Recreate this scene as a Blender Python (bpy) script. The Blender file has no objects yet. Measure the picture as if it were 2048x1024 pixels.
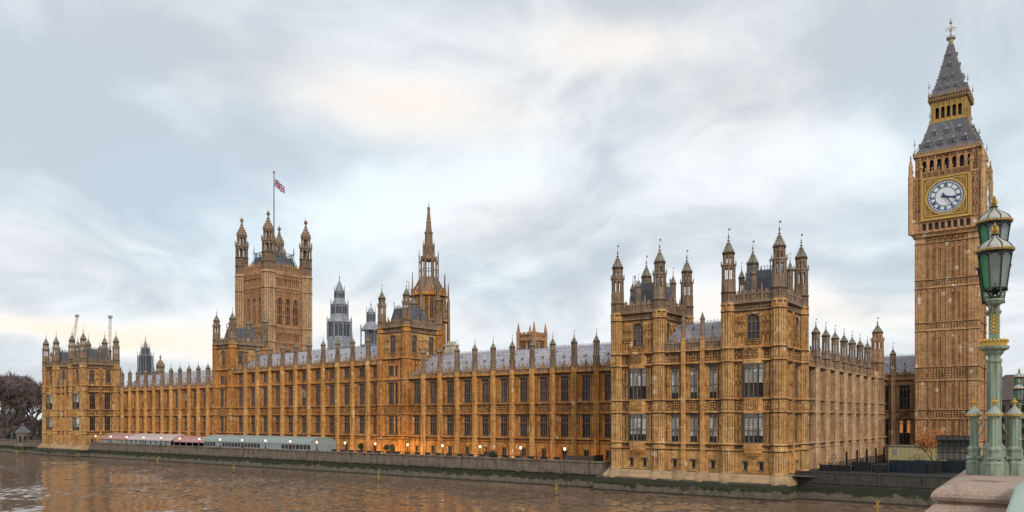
import bpy, math, random
from mathutils import Vector
random.seed(7)
R=math.radians; pi=math.pi
scn=bpy.context.scene
COL=scn.collection
# ---------------------------------------------------------------- camera
# world axes: +X = north (along the river front), +Y = west (away from the river), z = height over the water
CZ=12.5; TH=R(36.621); FPX=1558.58
cam_d=bpy.data.cameras.new('camera'); cam=bpy.data.objects.new('camera',cam_d); COL.objects.link(cam)
cam.location=(0,0,CZ)
_d=Vector((-math.sin(TH),math.cos(TH),0))
cam.rotation_euler=_d.to_track_quat('-Z','Y').to_euler()
cam_d.sensor_width=36; cam_d.lens=36*FPX/2048
cam_d.shift_x=(1024-1057.83)/2048; cam_d.shift_y=(838.86-512)/2048
cam_d.clip_start=.1; cam_d.clip_end=20000
scn.camera=cam
scn.view_settings.view_transform='Standard'; scn.view_settings.look='None'
scn.view_settings.exposure=0.2; scn.view_settings.gamma=1
# ---------------------------------------------------------------- light
SUN=Vector((0.86,-0.54,0.62)).normalized()
sd=bpy.data.lights.new('sun','SUN'); sd.energy=1.5; sd.angle=R(11); sd.color=(1,.93,.84)
so=bpy.data.objects.new('sun',sd); COL.objects.link(so); so.rotation_euler=SUN.to_track_quat('Z','Y').to_euler()

class NT:
    """tiny node helper"""
    def __init__(s,t): s.t=t; s.n=t.nodes; s.l=t.links
    def new(s,k,**kw):
        n=s.n.new(k)
        for a,b in kw.items(): setattr(n,a,b)
        return n
    def set(s,sock,v):
        if isinstance(v,bpy.types.NodeSocket): s.l.new(v,sock)
        elif v is not None:
            if hasattr(sock.default_value,'__len__') and not hasattr(v,'__len__'): v=(v,)*len(sock.default_value)
            if hasattr(v,'__len__') and len(sock.default_value)==4 and len(v)==3: v=(*v,1)
            sock.default_value=v
    def math(s,op,a,b=None,c=None,clamp=False):
        n=s.new('ShaderNodeMath',operation=op,use_clamp=clamp); s.set(n.inputs[0],a)
        if b is not None: s.set(n.inputs[1],b)
        if c is not None: s.set(n.inputs[2],c)
        return n.outputs[0]
    def vmath(s,op,a,b=None):
        n=s.new('ShaderNodeVectorMath',operation=op); s.set(n.inputs[0],a)
        if b is not None: s.set(n.inputs[1],b)
        return n
    def mix(s,f,a,b,blend='MIX'):
        n=s.new('ShaderNodeMix',data_type='RGBA',blend_type=blend); s.set(n.inputs[0],f); s.set(n.inputs[6],a); s.set(n.inputs[7],b)
        return n.outputs[2]
    def noise(s,vec,scale,detail=4,rough=.55,dist=0):
        n=s.new('ShaderNodeTexNoise'); s.set(n.inputs['Vector'],vec); n.inputs['Scale'].default_value=scale
        n.inputs['Detail'].default_value=detail; n.inputs['Roughness'].default_value=rough; n.inputs['Distortion'].default_value=dist
        return n.outputs['Fac']
    def ramp(s,f,stops):
        n=s.new('ShaderNodeMapRange',interpolation_type='SMOOTHSTEP'); s.set(n.inputs[0],f)
        n.inputs[1].default_value,n.inputs[2].default_value,n.inputs[3].default_value,n.inputs[4].default_value=stops
        return n.outputs[0]
    def comb(s,x,y,z):
        n=s.new('ShaderNodeCombineXYZ'); s.set(n.inputs[0],x); s.set(n.inputs[1],y); s.set(n.inputs[2],z); return n.outputs[0]
    def sep(s,v):
        n=s.new('ShaderNodeSeparateXYZ'); s.set(n.inputs[0],v); return n.outputs
# ---------------------------------------------------------------- sky
w=bpy.data.worlds.new('World'); scn.world=w; w.use_nodes=True
T=NT(w.node_tree); T.n.clear()
sky=T.new('ShaderNodeTexSky',sky_type='NISHITA'); sky.sun_disc=False
sky.sun_elevation=math.asin(SUN.z); sky.sun_rotation=math.atan2(SUN.x,SUN.y)
gen=T.new('ShaderNodeTexCoord').outputs['Generated']
dirn=T.vmath('NORMALIZE',gen).outputs[0]
dx,dy,dz=T.sep(dirn)
den=T.math('ADD',T.math('MAXIMUM',dz,0.0),0.40)
cv=T.comb(T.math('DIVIDE',dx,den),T.math('DIVIDE',dy,den),0.0)
warp=T.new('ShaderNodeTexNoise'); T.set(warp.inputs['Vector'],cv); warp.inputs['Scale'].default_value=1.5; warp.inputs['Detail'].default_value=3
wv=T.vmath('SCALE',T.vmath('SUBTRACT',warp.outputs['Color'],(.5,.5,.5)).outputs[0]); wv.inputs[3].default_value=.75
cvw=T.vmath('ADD',cv,wv.outputs[0]).outputs[0]
n1=T.noise(cvw,1.9,7,.52,.05); n2=T.noise(T.vmath('ADD',cvw,(7.3,2.1,1)).outputs[0],1.5,5,.5)
n3=T.noise(T.vmath('ADD',cvw,(1.3,9.1,4)).outputs[0],4.6,7,.56,0)
# direction blobs: where the cloud deck is thinner / thicker / warmer
wd=T.vmath('SCALE',T.vmath('SUBTRACT',warp.outputs['Color'],(.5,.5,.5)).outputs[0]); wd.inputs[3].default_value=.16
dwp=T.vmath('ADD',dirn,wd.outputs[0]).outputs[0]
def pix_dir(x,y):
    r=(x-1057.83)/FPX; u=(838.86-y)/FPX
    v=Vector((-math.sin(TH),math.cos(TH),0))+Vector((math.cos(TH),math.sin(TH),0))*r+Vector((0,0,u))
    return v
def blob(x,y,rx,ry):
    d=pix_dir(x,y).normalized(); right=Vector((0,0,1)).cross(d)*-1; right.normalize(); up=right.cross(d); up.normalize()
    v=T.vmath('SUBTRACT',dwp,tuple(d)).outputs[0]
    a=T.vmath('DOT_PRODUCT',v,tuple(right*(FPX/rx))).outputs[1]; b=T.vmath('DOT_PRODUCT',v,tuple(up*(FPX/ry))).outputs[1]
    q=T.math('ADD',T.math('MULTIPLY',a,a),T.math('MULTIPLY',b,b))
    return T.math('POWER',2.718,T.math('MULTIPLY',q,-1.0))
def bsum(lst):
    s=None
    for (x,y,rx,ry,k) in lst:
        t=T.math('MULTIPLY',blob(x,y,rx,ry),k); s=t if s is None else T.math('ADD',s,t)
    return s
bright=bsum([(740,210,260,75,.5),(850,430,200,70,.5),(1190,60,170,60,.5),(1400,600,130,55,.6),(200,668,260,26,.75),(1740,300,110,55,.35),(60,350,60,60,.25),(1000,360,140,70,.35),(1700,620,200,50,.3),(650,640,260,40,.3),
  (130,170,260,150,-.5),(450,110,250,80,-.3),(1400,170,200,90,-.25),(1260,480,260,60,-.28),(250,560,300,60,-.25),(1750,450,160,70,-.1),(1090,310,90,80,-.15),(330,360,200,70,-.15)])
warm=bsum([(770,220,230,70,.7),(1190,60,190,70,.6),(190,664,240,28,1.2),(110,470,110,45,.3),(1680,620,240,55,.6),(660,650,220,50,.5),(1050,480,150,60,.35),(1450,190,160,70,.35),(1400,610,120,50,.3)])
blue=bsum([(350,300,330,90,.35),(250,440,240,90,.5),(580,480,220,90,.5),(870,330,200,90,.4),(1750,280,260,250,.45),(120,600,200,40,.3),(1250,200,200,120,.3),(1900,500,120,200,.4),(950,560,160,60,.4)])
lum=T.math('ADD',T.math('ADD',T.math('MULTIPLY',T.math('SUBTRACT',n1,.5),1.35),T.math('MULTIPLY',T.math('SUBTRACT',n3,.5),1.0)),T.math('MULTIPLY',bright,.8))
lum=T.ramp(T.math('ADD',T.math('MULTIPLY',lum,1.6),.47),(0.0,1.0,0.0,1.0))
grey=(0.535,0.58,0.63); white=(0.86,0.895,0.92); bluec=(0.56,0.70,0.79); cream=(0.98,0.83,0.69)
cc=T.mix(lum,grey,white)
cc=T.mix(T.math('MULTIPLY',T.math('ADD',blue,T.math('MULTIPLY',T.math('SUBTRACT',n2,.5),1.6)),.7,clamp=True),cc,T.mix(lum,(.48,.615,.715),(.74,.885,.95)))
cc=T.mix(T.math('MULTIPLY',warm,T.math('MULTIPLY_ADD',lum,.75,.12),clamp=True),cc,cream)
bgc=T.new('ShaderNodeBackground'); T.set(bgc.inputs[0],cc); bgc.inputs[1].default_value=1.0
bgs=T.new('ShaderNodeBackground'); T.set(bgs.inputs[0],sky.outputs[0]); bgs.inputs[1].default_value=.1
ms=T.new('ShaderNodeMixShader'); ms.inputs[0].default_value=.93; T.l.new(bgs.outputs[0],ms.inputs[1]); T.l.new(bgc.outputs[0],ms.inputs[2])
wo=T.new('ShaderNodeOutputWorld'); T.l.new(ms.outputs[0],wo.inputs[0])

# ---------------------------------------------------------------- materials
def mat(name,fn,rough=.8,metal=0.0,spec=.3):
    m=bpy.data.materials.new(name); m.use_nodes=True; t=NT(m.node_tree); b=m.node_tree.nodes['Principled BSDF']
    b.inputs['Roughness'].default_value=rough; b.inputs['Metallic'].default_value=metal; b.inputs['Specular IOR Level'].default_value=spec
    fn(t,b); return m
def pos(t): return t.new('ShaderNodeNewGeometry').outputs['Position']
def bump(t,b,h,strength=.5,dist=.05):
    n=t.new('ShaderNodeBump'); n.inputs['Strength'].default_value=strength; n.inputs['Distance'].default_value=dist
    t.set(n.inputs['Height'],h); t.l.new(n.outputs[0],b.inputs['Normal'])
def stone(name,c1,c2,cdark,pale=(.6,.47,.32),pale_amt=.02,streak=.55,joint=.7,patch=.5):
    def fn(t,b):
        p=pos(t); x,y,z=t.sep(p); u=t.math('ADD',x,y)
        uv=t.comb(u,z,0.0)
        br=t.new('ShaderNodeTexBrick'); t.set(br.inputs['Vector'],uv); br.inputs['Scale'].default_value=1
        br.inputs['Brick Width'].default_value=1.05; br.inputs['Row Height'].default_value=.42; br.inputs['Mortar Size'].default_value=.018
        t.set(br.inputs['Color1'],(0.0,0,0)); t.set(br.inputs['Color2'],(1,1,1)); t.set(br.inputs['Mortar'],(.4,.4,.4)); br.inputs['Bias'].default_value=0
        rnd=t.sep(br.outputs['Color'])[0]
        big=t.noise(p,.16,4,.6); mid=t.noise(p,.9,5,.6)
        f=t.math('ADD',t.math('MULTIPLY',t.math('SUBTRACT',mid,.5),2.4),t.math('MULTIPLY',t.math('SUBTRACT',rnd,.5),.55))
        f=t.math('ADD',t.math('ADD',f,t.math('MULTIPLY',t.math('SUBTRACT',big,.5),1.8)),.5,clamp=True)
        col=t.mix(f,c1,c2)
        st=t.noise(t.comb(t.math('MULTIPLY',u,1.5),t.math('MULTIPLY',z,.16),t.math('MULTIPLY',x,.3)),1.0,6,.65)
        col=t.mix(t.math('MULTIPLY',t.ramp(st,(.47,.72,0,1)),streak),col,cdark)
        gr=t.noise(p,2.2,8,.78)
        col=t.mix(t.math('MULTIPLY',t.ramp(gr,(.49,.66,0,1)),patch),col,cdark)
        # single replaced blocks
        wn=t.new('ShaderNodeTexWhiteNoise',noise_dimensions='2D'); t.set(wn.inputs['Vector'],t.comb(t.math('FLOOR',t.math('MULTIPLY',u,1.6)),t.math('FLOOR',t.math('MULTIPLY',z,1.3)),0.0))
        col=t.mix(t.math('MULTIPLY',t.math('GREATER_THAN',wn.outputs['Value'],1-pale_amt),.8),col,pale)
        col=t.mix(t.math('MULTIPLY',br.outputs['Fac'],joint),col,cdark)
        t.set(b.inputs['Base Color'],col)
        bump(t,b,t.math('ADD',t.math('MULTIPLY',gr,.7),t.math('MULTIPLY',br.outputs['Fac'],-.6)),.5,.06)
    return mat(name,fn,.88,0,.2)
M={}
M['stone_warm']=stone('stone_warm',(.69,.335,.10),(.46,.18,.042),(.075,.034,.016),pale_amt=.012,joint=.4,streak=.7,patch=.52)
M['stone_butt']=stone('stone_butt',(.73,.415,.155),(.50,.235,.07),(.11,.055,.026),pale=(.78,.62,.42),pale_amt=.01,joint=.35,streak=.65,patch=.6)
M['stone_pale']=stone('stone_pale',(.70,.41,.16),(.46,.22,.07),(.09,.05,.025),pale=(.75,.6,.4),pale_amt=.012,streak=.7,joint=.4,patch=.52)
M['stone_turret']=stone('stone_turret',(.74,.46,.20),(.51,.26,.09),(.12,.07,.034),pale=(.78,.62,.42),pale_amt=.01,streak=.65,joint=.35,patch=.6)
M['stone_tower']=stone('stone_tower',(.70,.43,.215),(.50,.265,.12),(.16,.09,.052),pale=(.85,.75,.6),pale_amt=.022,streak=.6,joint=.4,patch=.55)
M['stone_red']=stone('stone_red',(.56,.33,.18),(.40,.19,.09),(.10,.055,.034),pale_amt=.006,streak=.65,joint=.35,patch=.6)
M['stone_tan']=stone('stone_tan',(.68,.47,.275),(.50,.295,.15),(.13,.08,.05),pale_amt=.01,streak=.6,joint=.35,patch=.6)
M['stone_brown']=stone('stone_brown',(.50,.315,.175),(.36,.20,.105),(.07,.045,.03),pale_amt=.004,streak=.7,joint=.35)
M['stone_weathered']=stone('stone_weathered',(.34,.25,.175),(.25,.16,.10),(.065,.048,.037),pale_amt=.002,streak=.75,joint=.35,patch=.6)
M['stone_par']=stone('stone_par',(.50,.33,.19),(.36,.21,.115),(.09,.06,.04),pale_amt=.002,streak=.7,joint=.35,patch=.6)
M['stone_white']=stone('stone_white',(.62,.58,.5),(.5,.42,.32),(.25,.2,.15),pale_amt=0,joint=.3)
M['recess_shade']=stone('recess_shade',(.26,.145,.065),(.17,.09,.042),(.05,.03,.018),pale_amt=0,joint=.2)  # shade behind carving and pierced parapets, put into the colour
M['stone_cap']=stone('stone_cap',(.31,.29,.22),(.22,.19,.14),(.09,.08,.06),pale_amt=0,joint=.2)
M['soot_shade']=stone('soot_shade',(.12,.065,.032),(.065,.038,.022),(.018,.013,.010),pale_amt=0,joint=.2)  # sooty undersides of ledges, plus painted-in shade for ledges and grooves
def f_river(t,b):
    p=pos(t); x,y,z=t.sep(p); u=t.math('ADD',x,y)
    n=t.noise(t.comb(t.math('MULTIPLY',u,.3),t.math('MULTIPLY',z,.5),0.0),1.7,9,.72); n2=t.noise(t.comb(t.math('MULTIPLY',u,.07),0.0,3.0),1.0,4,.6); g=t.noise(p,1.9,7,.75)
    br=t.new('ShaderNodeTexBrick'); t.set(br.inputs['Vector'],t.comb(u,z,0.0)); br.inputs['Scale'].default_value=1
    br.inputs['Brick Width'].default_value=1.6; br.inputs['Row Height'].default_value=.55; br.inputs['Mortar Size'].default_value=.03
    base=t.mix(g,(.13,.10,.075),(.30,.24,.185))
    dryst=t.noise(t.comb(t.math('MULTIPLY',u,.9),t.math('MULTIPLY',z,.3),0.0),1.0,6,.7)
    base=t.mix(t.math('MULTIPLY',t.ramp(dryst,(.42,.66,0,1)),.7),base,(.055,.045,.035))
    algae=t.mix(t.ramp(g,(.35,.65,0,1)),(.005,.006,.004),(.017,.020,.008))
    zz=t.math('ADD',t.math('ADD',z,t.math('MULTIPLY',t.math('SUBTRACT',n,.5),3.6)),t.math('MULTIPLY',t.math('SUBTRACT',n2,.5),1.6))
    m1=t.ramp(zz,(1.0,1.25,0,1)); m2=t.ramp(t.math('ADD',z,t.math('MULTIPLY',t.math('SUBTRACT',n,.5),1.6)),(2.1,2.75,1,0))
    col=t.mix(t.math('MULTIPLY',m1,m2),base,algae)
    col=t.mix(t.math('MULTIPLY',t.ramp(z,(2.2,2.5,1,0)),.35),col,(.06,.06,.03))
    low=t.ramp(t.math('ADD',z,t.math('MULTIPLY',t.math('SUBTRACT',g,.5),.5)),(.1,.4,1,0)); col=t.mix(low,col,(.025,.025,.015))
    col=t.mix(t.math('MULTIPLY',br.outputs['Fac'],.5),col,(.05,.045,.035))
    t.set(b.inputs['Base Color'],col); bump(t,b,t.math('ADD',g,n),.6,.1)
M['river_wall']=mat('river_wall',f_river,.8)
def f_river_dark(t,b):
    f_river(t,b); l=b.inputs['Base Color'].links[0]; src=l.from_socket; x,y,z=t.sep(pos(t))
    t.set(b.inputs['Base Color'],t.mix(t.ramp(z,(1.6,2.6,.1,.8)),src,(.035,.035,.034)))
M['river_wall_dark']=mat('river_wall_dark',f_river_dark,.8)
def f_plinth(t,b):
    p=pos(t); x,y,z=t.sep(p); g=t.noise(p,1.1,6,.7); n=t.noise(p,.35,5,.6)
    base=t.mix(g,(.52,.36,.21),(.37,.24,.12))
    base=t.mix(t.math('MULTIPLY',t.ramp(n,(.42,.62,0,1)),.5),base,(.20,.14,.08))
    zz=t.math('ADD',z,t.math('MULTIPLY',t.math('SUBTRACT',n,.5),2.0))
    col=t.mix(t.ramp(zz,(1.55,2.1,1,0)),base,t.mix(g,(.05,.055,.02),(.11,.105,.04)))
    t.set(b.inputs['Base Color'],col); bump(t,b,g,.6,.08)
M['plinth']=mat('plinth',f_plinth,.85)
def slate(name,c1,c2,gx=.62,gz=.62,line=(.10,.10,.12)):
    def fn(t,b):
        p=pos(t); x,y,z=t.sep(p); u=t.math('ADD',x,t.math('MULTIPLY',y,1.0))
        br=t.new('ShaderNodeTexBrick'); t.set(br.inputs['Vector'],t.comb(u,z,0.0)); br.offset=0.0
        br.inputs['Scale'].default_value=1; br.inputs['Brick Width'].default_value=gx; br.inputs['Row Height'].default_value=gz; br.inputs['Mortar Size'].default_value=.035
        t.set(br.inputs['Color1'],c1); t.set(br.inputs['Color2'],c2); t.set(br.inputs['Mortar'],line)
        g=t.noise(p,.8,6,.65); col=t.mix(t.math('MULTIPLY',t.ramp(g,(.4,.7,0,1)),.45),br.outputs['Color'],line)
        t.set(b.inputs['Base Color'],col); bump(t,b,br.outputs['Fac'],.5,.04)
    return mat(name,fn,.5,0,.4)
M['roof_iron']=slate('roof_iron',(.44,.41,.43),(.35,.325,.35),1.25,.8,(.15,.14,.16))
M['roof_dark']=slate('roof_dark',(.145,.15,.165),(.105,.11,.125),.6,2.2,(.05,.05,.06))
M['roof_tower']=slate('roof_tower',(.17,.165,.175),(.125,.12,.13),.62,6.0,(.06,.06,.065))
M['vent_iron']=slate('vent_iron',(.37,.385,.41),(.29,.305,.335),.8,1.1,(.08,.085,.1))
def plain(name,c,rough=.6,metal=0.0,spec=.4,var=.25,sc=3.0,emit=None,es=0):
    def fn(t,b):
        g=t.noise(pos(t),sc,5,.6); c2=tuple(max(0,v*(1-var)) for v in c)
        t.set(b.inputs['Base Color'],t.mix(g,c,c2))
        if emit: b.inputs['Emission Color'].default_value=(*emit,1); b.inputs['Emission Strength'].default_value=es
    return mat(name,fn,rough,metal,spec)
M['gold']=plain('gold',(.85,.52,.10),.35,.7,.5,.4,4)
M['gold_paint']=plain('gold_paint',(.64,.40,.10),.5,.35,.5,.5,1.6)
M['gilt_stone']=plain('gilt_stone',(.56,.34,.13),.6,.15,.4,.6,2.0)
M['gold_clock']=plain('gold_clock',(.80,.50,.14),.45,.5,.5,.5,2.5)
M['plate_clock']=plain('plate_clock',(.45,.27,.09),.6,.3,.4,.6,2.0)
M['iron_black']=plain('iron_black',(.02,.02,.022),.45)
M['iron_grey']=plain('iron_grey',(.13,.16,.19),.6)
def f_green(t,b):
    p=pos(t); g=t.noise(p,9,6,.7); st=t.noise(t.vmath('MULTIPLY',p,(14,14,1.8)).outputs[0],1.0,5,.6)
    col=t.mix(g,(.33,.39,.29),(.20,.26,.185)); col=t.mix(t.math('MULTIPLY',t.ramp(st,(.44,.66,0,1)),.7),col,(.10,.13,.09))
    col=t.mix(t.math('MULTIPLY',t.ramp(t.noise(p,35,3,.6),(.6,.72,0,1)),.6),col,(.42,.47,.38))
    t.set(b.inputs['Base Color'],col); bump(t,b,g,.15,.01)
M['green_paint']=mat('green_paint',f_green,.45,0,.45)
M['cap_pale']=plain('cap_pale',(.38,.42,.34),.5,var=.35,sc=25)
M['green_pale']=plain('green_pale',(.50,.62,.52),.4,0,.4,.25,12)
def f_granite(t,b):
    p=pos(t); g=t.noise(p,6,6,.75); f=t.noise(p,85,3,.8); st=t.noise(p,2.2,5,.6)
    col=t.mix(g,(.42,.27,.20),(.26,.18,.14)); col=t.mix(t.ramp(f,(.45,.62,0,1)),col,(.55,.43,.34)); col=t.mix(t.math('MULTIPLY',t.ramp(st,(.5,.68,0,1)),.65),col,(.07,.055,.045))
    t.set(b.inputs['Base Color'],col); bump(t,b,t.math('ADD',f,g),.7,.012)
M['granite']=mat('granite',f_granite,.85)
def f_glass(c):
    def fn(t,b):
        p=pos(t); x,y,z=t.sep(p); u=t.math('ADD',x,y)
        br=t.new('ShaderNodeTexBrick'); t.set(br.inputs['Vector'],t.comb(u,z,0.0)); br.offset=0; br.inputs['Scale'].default_value=1
        br.inputs['Brick Width'].default_value=.3; br.inputs['Row Height'].default_value=.36; br.inputs['Mortar Size'].default_value=.02
        n=t.noise(p,.7,4,.6); wn=t.new('ShaderNodeTexWhiteNoise',noise_dimensions='2D'); t.set(wn.inputs['Vector'],t.comb(t.math('FLOOR',t.math('MULTIPLY',u,1.5)),t.math('FLOOR',t.math('MULTIPLY',z,.45)),0.0))
        f=t.math('MULTIPLY',t.math('POWER',wn.outputs['Value'],2.5),t.ramp(n,(.35,.65,.3,1)))
        col=t.mix(f,c,tuple(min(1,v*4+.03) for v in c)); col=t.mix(br.outputs['Fac'],col,(.03,.03,.03))
        t.set(b.inputs['Base Color'],col); bump(t,b,t.noise(p,3,2,.5),.15,.05)
    return fn
M['glass']=mat('glass',f_glass((.013,.010,.010)),.22,0,.28)
M['glass_blind']=mat('glass_blind',f_glass((.30,.30,.27)),.25,0,.4)
M['glass_lilac']=mat('glass_lilac',f_glass((.05,.035,.04)),.25,0,.3)
M['glass_lit']=plain('glass_lit',(.4,.16,.05),.4,emit=(1,.38,.12),es=.35,var=.6,sc=2)
M['white_frame']=plain('white_frame',(.48,.49,.47),.5)
M['tracery']=plain('tracery',(.24,.18,.13),.8,var=.5)
# lamps
M['globe']=plain('globe',(.9,.8,.65),.3,emit=(1,.66,.36),es=1.7)
M['dial']=plain('dial',(.80,.83,.84),.35,var=.12,sc=2)
M['dial_dark']=plain('dial_dark',(.025,.055,.15),.5)
M['louvre_dark']=plain('louvre_dark',(.06,.068,.082),.6)
M['hand_blue']=plain('hand_blue',(.015,.035,.12),.45)
# ---------------------------------------------------------------- mesh builder
class MB:
    def __init__(s): s.v=[]; s.f=[]; s.m=[]
    def face(s,pts,mi=0):
        k=len(s.v); s.v+=[tuple(p) for p in pts]; s.f.append(tuple(range(k,k+len(pts)))); s.m.append(mi)
    def box(s,x0,x1,y0,y1,z0,z1,mi=0):
        if x0>x1:x0,x1=x1,x0
        if y0>y1:y0,y1=y1,y0
        if z0>z1:z0,z1=z1,z0
        k=len(s.v); s.v+=[(x0,y0,z0),(x1,y0,z0),(x1,y1,z0),(x0,y1,z0),(x0,y0,z1),(x1,y0,z1),(x1,y1,z1),(x0,y1,z1)]
        for q in((0,3,2,1),(4,5,6,7),(0,1,5,4),(1,2,6,5),(2,3,7,6),(3,0,4,7)): s.f.append(tuple(k+i for i in q)); s.m.append(mi)
    def lathe(s,cx,cy,prof,n=8,rot=None,mi=0,sy=1.0,cap=True):
        """prof: list of (r,z) from bottom to top"""
        if rot is None: rot=pi/n
        k=len(s.v)
        for (r,z) in prof:
            r=max(r,.001)
            for i in range(n):
                a=rot+2*pi*i/n; s.v.append((cx+r*math.cos(a),cy+r*sy*math.sin(a),z))
        for j in range(len(prof)-1):
            for i in range(n):
                i2=(i+1)%n; s.f.append((k+j*n+i,k+j*n+i2,k+(j+1)*n+i2,k+(j+1)*n+i)); s.m.append(mi)
        if cap:
            s.f.append(tuple(k+i for i in reversed(range(n)))); s.m.append(mi)
            s.f.append(tuple(k+(len(prof)-1)*n+i for i in range(n))); s.m.append(mi)
    def prism(s,cx,cy,r,z0,z1,n=8,mi=0,r1=None,rot=None): s.lathe(cx,cy,[(r,z0),(r if r1 is None else r1,z1)],n,rot,mi)
    def tube(s,p,q,r0,r1=None,n=5,mi=0):
        p=Vector(p);q=Vector(q); r1=r0 if r1 is None else r1; d=(q-p)
        if d.length<1e-6: return
        d.normalize(); a=d.orthogonal().normalized(); b=d.cross(a); k=len(s.v)
        for (c,r) in((p,r0),(q,r1)):
            for i in range(n):
                t=2*pi*i/n; s.v.append(tuple(c+(a*math.cos(t)+b*math.sin(t))*r))
        for i in range(n):
            j=(i+1)%n; s.f.append((k+i,k+j,k+n+j,k+n+i)); s.m.append(mi)
        s.f.append(tuple(k+i for i in reversed(range(n)))); s.m.append(mi); s.f.append(tuple(k+n+i for i in range(n))); s.m.append(mi)
    def path(s,pts,r,n=5,mi=0):
        for i in range(len(pts)-1):
            r0=r[i] if isinstance(r,(list,tuple)) else r; r1=r[i+1] if isinstance(r,(list,tuple)) else r
            s.tube(pts[i],pts[i+1],r0,r1,n,mi)
    def wall(s,u0,u1,z0,z1,ops,d=.45,y=0.0,mi=0):
        us=sorted({u0,u1,*[min(max(a,u0),u1) for o in ops for a in o[:2]]}); zs=sorted({z0,z1,*[min(max(a,z0),z1) for o in ops for a in o[2:4]]})
        for i in range(len(us)-1):
            for j in range(len(zs)-1):
                cu=(us[i]+us[i+1])/2; cz=(zs[j]+zs[j+1])/2
                if any(o[0]<cu<o[1] and o[2]<cz<o[3] for o in ops): continue
                s.face([(us[i],y,zs[j]),(us[i+1],y,zs[j]),(us[i+1],y,zs[j+1]),(us[i],y,zs[j+1])],mi)
        for (a,b,c,e) in [o[:4] for o in ops]:
            s.face([(a,y,c),(a,y+d,c),(a,y+d,e),(a,y,e)],mi); s.face([(b,y+d,c),(b,y,c),(b,y,e),(b,y+d,e)],mi)
            s.face([(a,y,c),(b,y,c),(b,y+d,c),(a,y+d,c)],mi); s.face([(a,y+d,e),(b,y+d,e),(b,y,e),(a,y,e)],mi)
    def arch_plate(s,u0,u1,z0,z1,y0,y1,mi=0,n=5,point=.62):
        """fills the two spandrels over a pointed arch in the rectangle"""
        cu=(u0+u1)/2; hw=(u1-u0)/2
        for sg in(-1,1):
            pts=[]
            for i in range(n+1):
                t=i/n; a=t*pi/2
                uu=hw*math.cos(a)**.9; zz=z0+(z1-z0)*math.sin(a)**point if a>0 else z0
                pts.append((cu+sg*uu,zz))
            for i in range(n):
                (a,b),(c,e)=pts[i],pts[i+1]
                q=[(cu+sg*hw,y0,b),(a,y0,b),(c,y0,e),(cu+sg*hw,y0,e)]
                s.face(q if sg<0 else q[::-1],mi)
                s.face([(a,y0,b),(a,y1,b),(c,y1,e),(c,y0,e)] if sg>0 else [(a,y1,b),(a,y0,b),(c,y0,e),(c,y1,e)],mi)
    def mesh(s,name,mats):
        me=bpy.data.meshes.new(name); me.from_pydata(s.v,[],s.f)
        ml=[m_ for m_ in (mats if isinstance(mats,(list,tuple)) else [mats])]
        if 9 in s.m: s.m=[len(ml) if q==9 else q for q in s.m]; ml.append('soot_shade')
        if 8 in s.m: s.m=[len(ml) if q==8 else q for q in s.m]; ml.append('recess_shade')
        for m_ in ml: me.materials.append(M[m_] if isinstance(m_,str) else m_)
        me.polygons.foreach_set('material_index',s.m); me.update(); return me
def link(name,me,parent=None,loc=(0,0,0),rz=0.0):
    o=bpy.data.objects.new(name,me); COL.objects.link(o)
    o.location=loc; o.rotation_euler=(0,0,rz)
    if parent is not None: o.parent=parent
    return o
def wlink(name,me,thing,loc=(0,0,0),rz=0.0):
    """place a part given in world coordinates under an unrotated thing"""
    l=Vector(loc)-Vector(thing['_o']); return link(name,me,thing,l,rz)
def tag(o,label,cat,group=None,kind=None):
    if label:o['label']=label
    if cat:o['category']=cat
    if group:o['group']=group
    if kind:o['kind']=kind
    return o
def thing(name,label,cat,loc=(0,0,0),group=None,rz=0.0):
    o=link(name,None,None,loc,rz); tag(o,label,cat,group); o['_o']=tuple(loc); return o
def struct(name,mb,m):
    o=link(name,mb.mesh(name,m)); o['kind']='structure'; return o
def copy_tree(o,parent=None,dx=None):
    c=o.copy(); COL.objects.link(c); c.parent=parent
    if dx is not None: c.location=Vector(o.location)+Vector(dx)
    for ch in list(o.children): copy_tree(ch,c)
    return c
PAL={}
def cached(key,fn):
    if key not in PAL: PAL[key]=fn()
    return PAL[key]
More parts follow.
